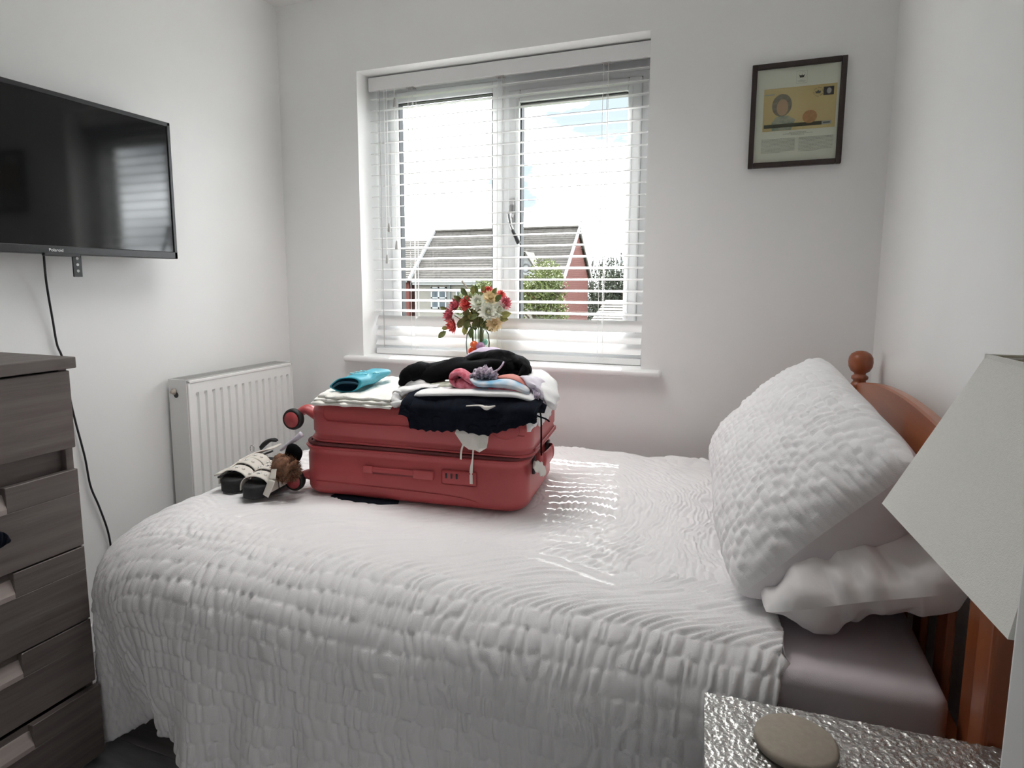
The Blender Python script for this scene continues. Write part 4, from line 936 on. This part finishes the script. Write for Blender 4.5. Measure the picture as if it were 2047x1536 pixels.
for x_ in (.03, .31):
    for y_ in (-.39, -.05): tl('leg', box((x_, y_, 0), (x_+.025, y_+.025, .03), .002), chrome, bt_)
cc = pZ(1591, 1478, .634)
co_ = link('coaster', lathe([(.045, 0), (.0495, .003), (.0505, .008), (.0495, .0125), (.046, .0145), (0, .0145)], (cc.x, cc.y, .6215), 48), stone, None, True)
tag(settle(co_), 'round beige stone coaster on the silver bedside table', 'coaster')
# lamp with square tapered linen shade
yB = .735; cBL = Vector((.194*yB, yB)); la = math.radians(5.4); s0 = .262; hB = CAMZ-.308*yB; hT = hB+.162; ins = .056
LM = Matrix.Translation((cBL.x, cBL.y, 0)) @ Matrix.Rotation(la, 4, 'Z')
lp = thing('table_lamp', 'table lamp with tapered square linen shade at the right edge', 'lamp', LM @ Vector((s0/2, -s0/2, .622)), la)
def ll(name, me, m, parent, smooth=False): me.transform(LM); return link(name, me, m, parent, smooth)
def shade(o_):
    q = 3; v = []
    a = [(o_, -o_), (s0-o_, -o_), (s0-o_, -s0+o_), (o_, -s0+o_)]; c = [(ins+o_, -ins-o_), (s0-ins-o_, -ins-o_), (s0-ins-o_, -s0+ins+o_), (ins+o_, -s0+ins+o_)]
    return [(x, y, hB) for x, y in a]+[(x, y, hT) for x, y in c]
o1, i1 = shade(0), shade(.0025)
fo = [(0, 1, 5, 4), (1, 2, 6, 5), (2, 3, 7, 6), (3, 0, 4, 7)]
ll('lamp_shade', pyd(o1, fo), shade_m, lp)
ll('shade_lining', pyd(i1+o1, [tuple(x for x in q[::-1]) for q in fo]+[(0, 8, 9, 1), (1, 9, 10, 2), (2, 10, 11, 3), (3, 11, 8, 0), (4, 5, 13, 12), (5, 6, 14, 13), (6, 7, 15, 14), (7, 4, 12, 15)]), shade_in, lp)
ll('rim_tape', boxes([((ins-.001, -ins-.002, hT-.003), (s0-ins+.001, -ins+.001, hT+.001)), ((ins-.001, -s0+ins-.001, hT-.003), (ins+.002, -ins+.001, hT+.001))]), shade_m, lp)
cx = s0/2
ll('stem', lathe([(.055, .6225), (.055, .632), (.045, .640), (.014, .66), (.012, .72), (.03, .76), (.045, .82), (.03, .88), (.012, .92), (.012, .98), (.008, 1.02), (0, 1.02)], (cx, -cx, 0), 32), chrome, lp, True)
ll('bulb', lathe([(.012, 1.02), (.013, 1.03), (.026, 1.055), (.028, 1.07), (.02, 1.09), (0, 1.097)], (cx, -cx, 0), 20), mat('bulb_glass', (.8, .8, .78), .3, noise=.01), lp, True)

# ---------------------------------------------------------------- vase with flowers
VX, VY, VZ = -1.012, 2.405, .8965
va = thing('flower_vase', 'clear glass vase with coloured glass balls on the window sill', 'vase', (VX, VY, VZ))
vg = bpy.data.materials.new('vase_glass'); vg.use_nodes = True; t = vg.node_tree; t.nodes.clear()
tr_ = N(t, 'ShaderNodeBsdfTransparent'); tr_.inputs[0].default_value = (.95, .985, .97, 1); gl = N(t, 'ShaderNodeBsdfGlossy'); gl.inputs['Roughness'].default_value = .03
lw_ = N(t, 'ShaderNodeLayerWeight', i_Blend=.08); mx = N(t, 'ShaderNodeMixShader'); ou = N(t, 'ShaderNodeOutputMaterial')
t.links.new(lw_.outputs['Fresnel'], mx.inputs[0]); t.links.new(tr_.outputs[0], mx.inputs[1]); t.links.new(gl.outputs[0], mx.inputs[2]); t.links.new(mx.outputs[0], ou.inputs[0])
link('vase_body', lathe([(0, .0), (.036, .0), (.042, .006), (.047, .04), (.050, .075), (.046, .11), (.034, .132), (.033, .140), (.0355, .143), (.031, .140), (.032, .132), (.044, .11), (.048, .075), (.045, .04), (.040, .008), (0, .005)], (VX, VY, VZ), 40), vg, va, True)
for (dx, dy, dz, r_, c_) in ((-.018, -.012, .040, .020, (.75, .05, .012)), (-.008, -.02, .068, .017, (.80, .11, .02)), (.018, -.016, .062, .019, (.50, .22, .42)), (.004, .014, .03, .02, (.6, .5, .1)), (.026, .010, .078, .014, (.2, .5, .40)), (.022, -.006, .028, .017, (.55, .30, .50)), (-.022, .016, .062, .015, (.8, .65, .2))):
    bm = bmesh.new(); bmesh.ops.create_uvsphere(bm, u_segments=18, v_segments=12, radius=r_, matrix=Matrix.Translation((VX+dx, VY+dy, VZ+dz)))
    link('glass_ball', bm_me(bm), mat('ball_%d' % int(dx*1000+500), c_, .15, noise=.05, coat=.5), va, True)
stem_m = mat('flower_stem', (.11, .13, .045), .6, noise=.1); leaf_m = mat('leaf_green', (.055, .085, .018), .55, nscale=30, col2=(.16, .19, .05)); leaf_y = mat('leaf_olive', (.15, .16, .035), .55, nscale=30, col2=(.30, .30, .09))
fm = {'red': mat('petal_red', (.55, .05, .05), .6, nscale=60, col2=(.80, .19, .16)), 'pink': mat('petal_rose', (.42, .06, .10), .6, nscale=60, col2=(.75, .22, .26)), 'white': mat('petal_white', (.80, .82, .74), .6, noise=.03), 'cream': mat('petal_cream', (.84, .72, .48), .6, noise=.06)}
def petal(L, wd, curl):
    pts = []; n = 4
    for i in range(n+1):
        t = i/n; ww = wd*math.sin(math.pi*min(.97, .12+.8*t))**.7 if t < 1 else 0.15*wd
        a = curl*t; pts.append((L*t*math.cos(a), ww, L*t*math.sin(a)))
    return pts, n
def blossom(c, r, key, nrm):
    nrm = Vector(nrm).normalized(); q = nrm.to_track_quat('Z', 'Y').to_matrix(); v = []; f = []
    for ring_, (n, el, k) in enumerate(((16, 5, 1.0), (16, 22, .97), (14, 42, .82), (10, 62, .6), (6, 78, .4))):
        for i in range(n):
            az = 2*math.pi*(i+.5*(ring_ % 2))/n+random.uniform(-.1, .1); pt, m_ = petal(r*k*random.uniform(.9, 1.08), r*.16, .25+.1*ring_); e = math.radians(el+random.uniform(-6, 6)); b0 = len(v)
            for x, ww, z in pt:
                X = x*math.cos(e)-z*math.sin(e); Z_ = x*math.sin(e)+z*math.cos(e)
                for s in (-1, 1):
                    p = Vector((X*math.cos(az)-s*ww*math.sin(az), X*math.sin(az)+s*ww*math.cos(az), Z_+abs(s)*0)); v.append(tuple(Vector(c)+q @ p))
                    
            for j in range(m_): a = b0+2*j; f.append((a, a+1, a+3, a+2))
    o = thing('chrysanthemum', '', 'flower', c)
    ow = link('petals', pyd(v, f), fm[key], o)
    bm = bmesh.new(); bmesh.ops.create_uvsphere(bm, u_segments=12, v_segments=8, radius=r*.22, matrix=Matrix.Translation(Vector(c)+nrm*r*.18)); link('flower_centre', bm_me(bm), mat('centre_'+key, (.55, .50, .16) if key in ('white', 'cream') else (.35, .04, .03), .8, noise=.1), o, True)
    b1 = Vector((VX+(c[0]-VX)*.12, VY, VZ+.03)); mid = Vector((VX+(c[0]-VX)*.3, VY-.003, VZ+.14))
    link('stem', tube([b1, b1.lerp(mid, .5), mid, Vector(c)-nrm*r*.3], .0019, 24, 6), stem_m, o, True)
    return o
fl_ = [  # px, py, depth, radius, colour, label
 (957, 607, 2.385, .027, 'white', 'white chrysanthemum left of the lowest white bloom'),
 (975, 624, 2.372, .028, 'white', 'white chrysanthemum at the centre of the bouquet facing the room'),
 (980, 597, 2.395, .024, 'cream', 'cream yellow chrysanthemum at the top of the white blooms'),
 (995, 620, 2.392, .026, 'white', 'white chrysanthemum at the right side of the bouquet'),
 (987, 646, 2.39, .025, 'cream', 'cream chrysanthemum low on the right of the bouquet'),
 (935, 609, 2.39, .024, 'red', 'coral red chrysanthemum at the upper left beside the white blooms'),
 (914, 612, 2.40, .024, 'pink', 'rose pink chrysanthemum at the far upper left of the bouquet'),
 (903, 630, 2.392, .026, 'pink', 'dusky rose chrysanthemum at the leftmost middle of the bouquet'),
 (908, 650, 2.385, .024, 'red', 'bright coral chrysanthemum lowest on the left of the bouquet'),
 (975, 585, 2.41, .018, 'red', 'coral chrysanthemum peeking out at the top of the bouquet'),
 (1008, 608, 2.41, .020, 'pink', 'pink chrysanthemum peeking out at the right of the bouquet'),
 (1000, 592, 2.425, .016, 'red', 'small coral chrysanthemum at the upper right behind the white blooms')]
cc0 = pY(952, 640, 2.41)
for a, b_, Y_, r_, k_, lb in fl_:
    c = pY(a, b_, Y_); o = blossom(c, r_*1.6, k_, (c-cc0)+Vector((0, -.09, .0))); o['label'] = lb; o['group'] = 'chrysanthemums in the vase'
def leaf(c, d, L, wd, nrm=(0, -1, 0), fold=.25):
    d = Vector(d).normalized(); s = d.cross(Vector(nrm)).normalized(); n = s.cross(d); v = []; f = []; k = 6
    for i in range(k+1):
        t = i/k; ww = wd*math.sin(math.pi*t)**.8*(1+.25*math.sin(t*19)); p = Vector(c)+d*L*t+n*(.15*L*math.sin(t*2.4))
        v += [tuple(p-s*ww+n*fold*ww), tuple(p), tuple(p+s*ww+n*fold*ww)]
    for i in range(k): a = 3*i; f += [(a, a+1, a+4, a+3), (a+1, a+2, a+5, a+4)]
    return pyd(v, f)
fo_ = thing('foliage', 'olive green leaves filling the gaps between the flowers', 'leaves', (VX, VY, VZ+.14))
for (a, b_, dx, dz, L, m_) in ((935, 592, -.5, .6, .045, leaf_m), (945, 590, .2, .9, .04, leaf_y), (955, 588, -.2, .9, .04, leaf_m), (965, 588, .3, .8, .04, leaf_y), (925, 603, -.7, .5, .045, leaf_m), (990, 603, .6, .5, .045, leaf_m), (1000, 632, 1, .25, .052, leaf_y), (998, 636, 1, -.1, .045, leaf_y), (940, 640, -.4, -.8, .05, leaf_m), (930, 635, -.6, -.9, .055, leaf_m), (950, 638, .1, -1, .05, leaf_m), (960, 640, .6, -.6, .05, leaf_y), (970, 645, .5, -.5, .05, leaf_y), (925, 620, .4, -.2, .04, leaf_m), (938, 622, .2, -.6, .04, leaf_y), (955, 628, -.4, -.3, .04, leaf_m), (898, 655, -1, -.15, .035, leaf_y), (892, 662, -.8, -.8, .045, leaf_m), (948, 600, -.7, .2, .04, leaf_m), (985, 590, .5, .8, .035, leaf_m), (945, 655, -.2, -1, .045, leaf_m), (935, 650, -.3, -1, .045, leaf_y), (893, 618, -1, .2, .03, leaf_m), (965, 600, .2, .7, .04, leaf_m), (925, 655, .5, -.5, .04, leaf_y)):
    link('leaf', leaf(pY(a, b_, 2.395+random.uniform(-.012, .015)), (dx, random.uniform(-.25, .1), dz), L, L*.27), m_, fo_)
bm = bmesh.new()
for i in range(46):
    a = random.uniform(0, 6.28); rr_ = random.uniform(0, .042); me = leaf(cc0+Vector((rr_*math.cos(a)*1.1, .012+random.uniform(-.012, .012), rr_*math.sin(a)*.6+.012)), (math.cos(a), -.2, math.sin(a)), .035, .009); bm.from_mesh(me)
o = link('inner_leaves', bm_me(bm), leaf_m, fo_); o['kind'] = 'stuff'
link('grass_blade', tube([pY(905, 645, 2.39), pY(893, 655, 2.385), pY(884, 664, 2.38), pY(880, 671, 2.38)], [.0018, .0018, .0015, .001], 20, 6), leaf_m, fo_)

# ---------------------------------------------------------------- outside
GZ = -2.9
g_ = link('ground', box((-60, 3.2, GZ-.2), (30, 90, GZ)), mat('lawn', (.035, .045, .02), .9, noise=.3, nscale=2), None); g_['kind'] = 'structure'
rt = mat('roof_tile', (.044, .038, .033), .8, nscale=5, col2=(.085, .075, .064), detail=5, bump=.3, bscale=10)
brick = mat('red_brick', (.10, .026, .021), .85, nscale=6, col2=(.13, .040, .030), detail=4)
render_ = mat('cream_render', (.20, .185, .16), .85, noise=.04, nscale=3); whitep = mat('white_fascia', (.32, .32, .32), .5, noise=.02); glass_d = mat('dark_window', (.05, .065, .075), .15, noise=.2, nscale=3)
def xy(px, Y, py=560): d = ray(px, py); return d[0]/d[1]*Y
ho = thing('house', 'neighbouring house with brown tiled roof and red brick gable seen through the window', 'house', (-14, 38, GZ))
HX0, HX1, HY0, HY1 = -19.1, -9.65, 35.0, 42.0; ez = CAMZ+.12; rz_ = CAMZ+3.28; HYm = 38.5
link('wall', boxes([((HX0, HY0+.35, GZ), (HX1, HY1-.35, ez))]), render_, ho)
link('gable_wall', pyd([(HX1+.02, HY0+.3, GZ), (HX1+.02, HY1-.3, GZ), (HX1+.02, HY1-.3, ez), (HX1+.02, HYm, rz_-.12), (HX1+.02, HY0+.3, ez), (HX1-.3, HY0+.3, GZ), (HX1-.3, HY1-.3, GZ), (HX1-.3, HY1-.3, ez), (HX1-.3, HYm, rz_-.12), (HX1-.3, HY0+.3, ez)], [(0, 1, 2, 3, 4), (9, 8, 7, 6, 5), (0, 4, 9, 5), (1, 6, 7, 2), (2, 7, 8, 3), (3, 8, 9, 4)]), brick, ho)
bm = bmesh.new()      # brick courses in relief on the gable
for r_ in range(60):
    z = GZ+.4+r_*.12
    hw_ = 3.2 if z < ez else 3.2*(rz_-.15-z)/(rz_-.15-ez)
    if hw_ > .1: add_box(bm, (HX1+.02, HYm-hw_, z), (HX1+.032, HYm+hw_, z+.10))
o = link('brick_course', bm_me(bm), brick, ho); o['kind'] = 'stuff'
link('gable_wall', box((HX0, HY0+.30, GZ), (xy(829, 35.3), HY0+.36, ez-.25)), brick, ho)
def slope(x0l, x1l, x0u, x1u, y0, y1, z0, z1, n, par, m_=rt, flip=1):
    v = []; f = []
    for i in range(n):
        t0, t1 = i/n, (i+1)/n
        for t, up in ((t0, .05), (t1, .02)):
            for s in (0, 1):
                x = (x0l+(x0u-x0l)*t) if s == 0 else (x1l+(x1u-x1l)*t); v.append((x, y0+(y1-y0)*t, z0+(z1-z0)*t+up))
        for s in (0, 1): v.append(((x0l+(x0u-x0l)*t0) if s == 0 else (x1l+(x1u-x1l)*t0), y0+(y1-y0)*t0, z0+(z1-z0)*t0))
        b0 = 6*i; f += [(b0, b0+1, b0+3, b0+2), (b0+4, b0+5, b0+1, b0)]
    o = link('roof', pyd(v, f), m_, par); return o
slope(HX0-.1, HX1+.15, HX0-.1, HX1+.15, HY0, HYm, ez, rz_, 22, ho)
slope(HX0-.1, HX1+.15, HX0-.1, HX1+.15, HY1, HYm, ez, rz_, 12, ho)
link('ridge', box((HX0-.1, HYm-.12, rz_), (HX1+.15, HYm+.12, rz_+.14), .05), rt, ho)
def bar(p, q, w_, h_):
    p = Vector(p); q = Vector(q); L = (q-p).length; M = Matrix.Translation(p) @ (q-p).to_track_quat('X', 'Z').to_matrix().to_4x4(); return box((0, -w_/2, -h_/2), (L, w_/2, h_/2), 0, 1, M)
for yy in (HY0-.1, HY1+.1):
    link('barge_board', bar((HX1+.2, yy, ez), (HX1+.2, HYm, rz_+.05), .08, .26), whitep, ho)
link('barge_board', bar((HX0-.15, HY0-.1, ez+.02), (HX0-.15, HYm, rz_+.1), .16, .24), whitep, ho)
link('gutter', box((HX0, HY0-.12, ez-.16), (HX1+.1, HY0+.02, ez-.02), .03), whitep, ho)
link('soffit', box((HX0, HY0, ez-.3), (HX1, HY0+.38, ez-.16)), whitep, ho)
link('downpipe', box((xy(893, 35), HY0+.2, GZ), (xy(893, 35)+.12, HY0+.32, ez-.1), .02), mat('grey_pipe', (.12, .14, .14), .5, noise=.05), ho)
def hwin(x0, x1, z0, z1, par, y=HY0+.35):
    w0 = link('window', boxes([((x0, y-.06, z0), (x0+.09, y, z1)), ((x1-.09, y-.06, z0), (x1, y, z1)), ((x0, y-.06, z0), (x1, y, z0+.09)), ((x0, y-.06, z1-.09), (x1, y, z1)), (((x0+x1)/2-.06, y-.06, z0), ((x0+x1)/2+.06, y, z1)), ((x0, y-.06, (z0+z1)/2-.04), (x1, y, (z0+z1)/2+.04))]), whitep, par)
    link('pane', box((x0+.05, y-.03, z0+.05), (x1-.05, y-.01, z1-.05)), glass_d, w0)
hwin(xy(861, 35.3), xy(892, 35.3), pY(861, 617, 35.3).z, pY(861, 574, 35.3).z, ho)
hwin(xy(905, 35.3)+.2, xy(930, 35.3), pY(861, 620, 35.3).z, pY(861, 578, 35.3).z, ho)
# dormer gablet
dm = pY(1046, 548, 35.0)
d0 = link('dormer', pyd([(dm.x-.9, 35.3, dm.z-.3), (dm.x+1.0, 35.3, dm.z-.3), (dm.x+.05, 35.3, dm.z+1.15), (dm.x-.9, 37.2, dm.z-.3), (dm.x+1.0, 37.2, dm.z-.3), (dm.x+.05, 37.2, dm.z+1.15)], [(0, 1, 2), (3, 5, 4), (0, 2, 5, 3), (1, 4, 5, 2), (0, 3, 4, 1)]), whitep, ho)
link('dormer_roof', bar((dm.x+1.25, 36.1, dm.z-.55), (dm.x+.05, 36.1, dm.z+1.25), 2.2, .10), rt, d0)
link('dormer_roof', bar((dm.x-1.15, 36.1, dm.z-.55), (dm.x+.05, 36.1, dm.z+1.25), 2.2, .10), rt, d0)
link('roundel', tube([(dm.x+.05+.22*math.cos(a), 35.25, dm.z+.35+.22*math.sin(a)) for a in np.linspace(0, 6.28, 17)[:-1]], .04, closed=True), mat('roundel_grey', (.15, .15, .15), .6, noise=.05), d0)
h2 = thing('house', 'lower tiled roof of the house adjoining on the left, seen through the left pane', 'house', (-24, 38, GZ))
link('wall', box((-30, 35.3, GZ), (HX0-.4, 41.5, ez)), brick, h2)
slope(-30.2, HX0-.25, -30.2, HX0-.25, 35.05, 38.5, ez, CAMZ+2.78, 20, h2); slope(-30.2, HX0-.25, -30.2, HX0-.25, 42, 38.5, ez, CAMZ+2.78, 10, h2)
link('gutter', box((-30, 34.95, ez-.16), (HX0-.4, 35.1, ez-.02), .03), whitep, h2)
h3 = thing('garden_shed', 'low brown tiled outbuilding roof at the lower right of the window', 'shed', (-5, 30, GZ))
a_, b_ = xy(1178, 26), xy(1275, 26)
link('wall', box((a_+.2, 26.3, GZ), (b_, 29.7, CAMZ-1.75)), brick, h3)
slope(a_, b_, a_+.3, b_, 26, 28, CAMZ-1.75, CAMZ-.80, 9, h3); slope(a_, b_, a_+.3, b_, 30, 28, CAMZ-1.75, CAMZ-.80, 6, h3)
def foliage(c, rad, n, size, seed):
    r = np.random.default_rng(seed); v = np.zeros((n*4, 3)); cl_ = [(r.normal(0, .45, 3), r.uniform(.35, .6)) for _ in range(14)]
    for i in range(n):
        b0, rr_ = cl_[r.integers(14)]; d = r.normal(0, 1, 3); d /= np.linalg.norm(d); p = b0+d*rr_*r.random()**.35
        p = np.array(c)+p*np.array(rad); a = r.normal(0, 1, 3); a /= np.linalg.norm(a); b = np.cross(a, r.normal(0, 1, 3)); b /= np.linalg.norm(b); s = size*r.uniform(.6, 1.3)
        v[4*i:4*i+4] = [p-a*s, p-b*s*.6, p+a*s, p+b*s*.6]
    return pyd(v.tolist(), [(4*i, 4*i+1, 4*i+2, 4*i+3) for i in range(n)])
bark = mat('bark', (.07, .05, .035), .9, noise=.2)
def tree(px, py, Y, rad, n, size, m_, label, seed, name='tree'):
    c = pY(px, py, Y); o = thing(name, label, 'tree', (c.x, Y, GZ)); q = link('foliage', foliage(c, rad, n, size, seed), m_, o); q['kind'] = 'stuff'
    link('trunk', tube([(c.x, Y, GZ), (c.x+.05, Y, (GZ+c.z)/2), (c.x, Y, c.z)], .12, 12), bark, o, True)
    bm = bmesh.new(); r = np.random.default_rng(seed)
    for k in range(9):
        a = r.uniform(0, 6.28); e = Vector((c.x+rad[0]*.8*math.cos(a), Y+rad[1]*.6*math.sin(a), c.z+rad[2]*r.uniform(-.2, .9))); bm.from_mesh(tube([(c.x, Y, c.z-rad[2]*.7), Vector((c.x, Y, c.z-.3)).lerp(e, .6), e], .035, 8, 5))
    link('branch', bm_me(bm), bark, o)
g1 = mat('spring_leaf', (.055, .070, .014), .7, nscale=3, col2=(.13, .15, .045)); g2 = mat('dark_leaf', (.022, .028, .014), .8, nscale=2, col2=(.040, .048, .028))
tree(1080, 612, 20, (1.15, .9, 1.35), 9000, .045, g1, 'light green leafy tree in front of the brick gable', 11)
tree(960, 600, 22, (1.0, .8, .85), 5000, .05, g1, 'light green tree behind the flowers, before the cream wall', 12)
tree(1235, 600, 46, (2.2, 2, 2.3), 7000, .10, g2, 'dark green hedge tree far behind the right pane', 13)
tree(1195, 608, 50, (2.2, 2, 1.7), 5000, .10, g2, 'dark shrub at the foot of the brick gable', 14, 'shrub')
bm = bmesh.new(); r = np.random.default_rng(5); bt0 = thing('bare_tree', 'row of pale bare twiggy tree tops behind the right pane', 'tree', (xy(1215, 55), 55, GZ))
for k in range(46):
    px = r.uniform(1182, 1262); p = pY(px, 600, 55); q = pY(px+r.uniform(-8, 8), r.uniform(490, 530), 55); bm.from_mesh(tube([p, p.lerp(q, .5)+Vector((r.normal(0, .1), 0, 0)), q], [.05, .035, .02], 8, 4))
o = link('twigs', bm_me(bm), mat('pale_twig', (.09, .085, .08), .9, noise=.1), bt0); o['kind'] = 'stuff'
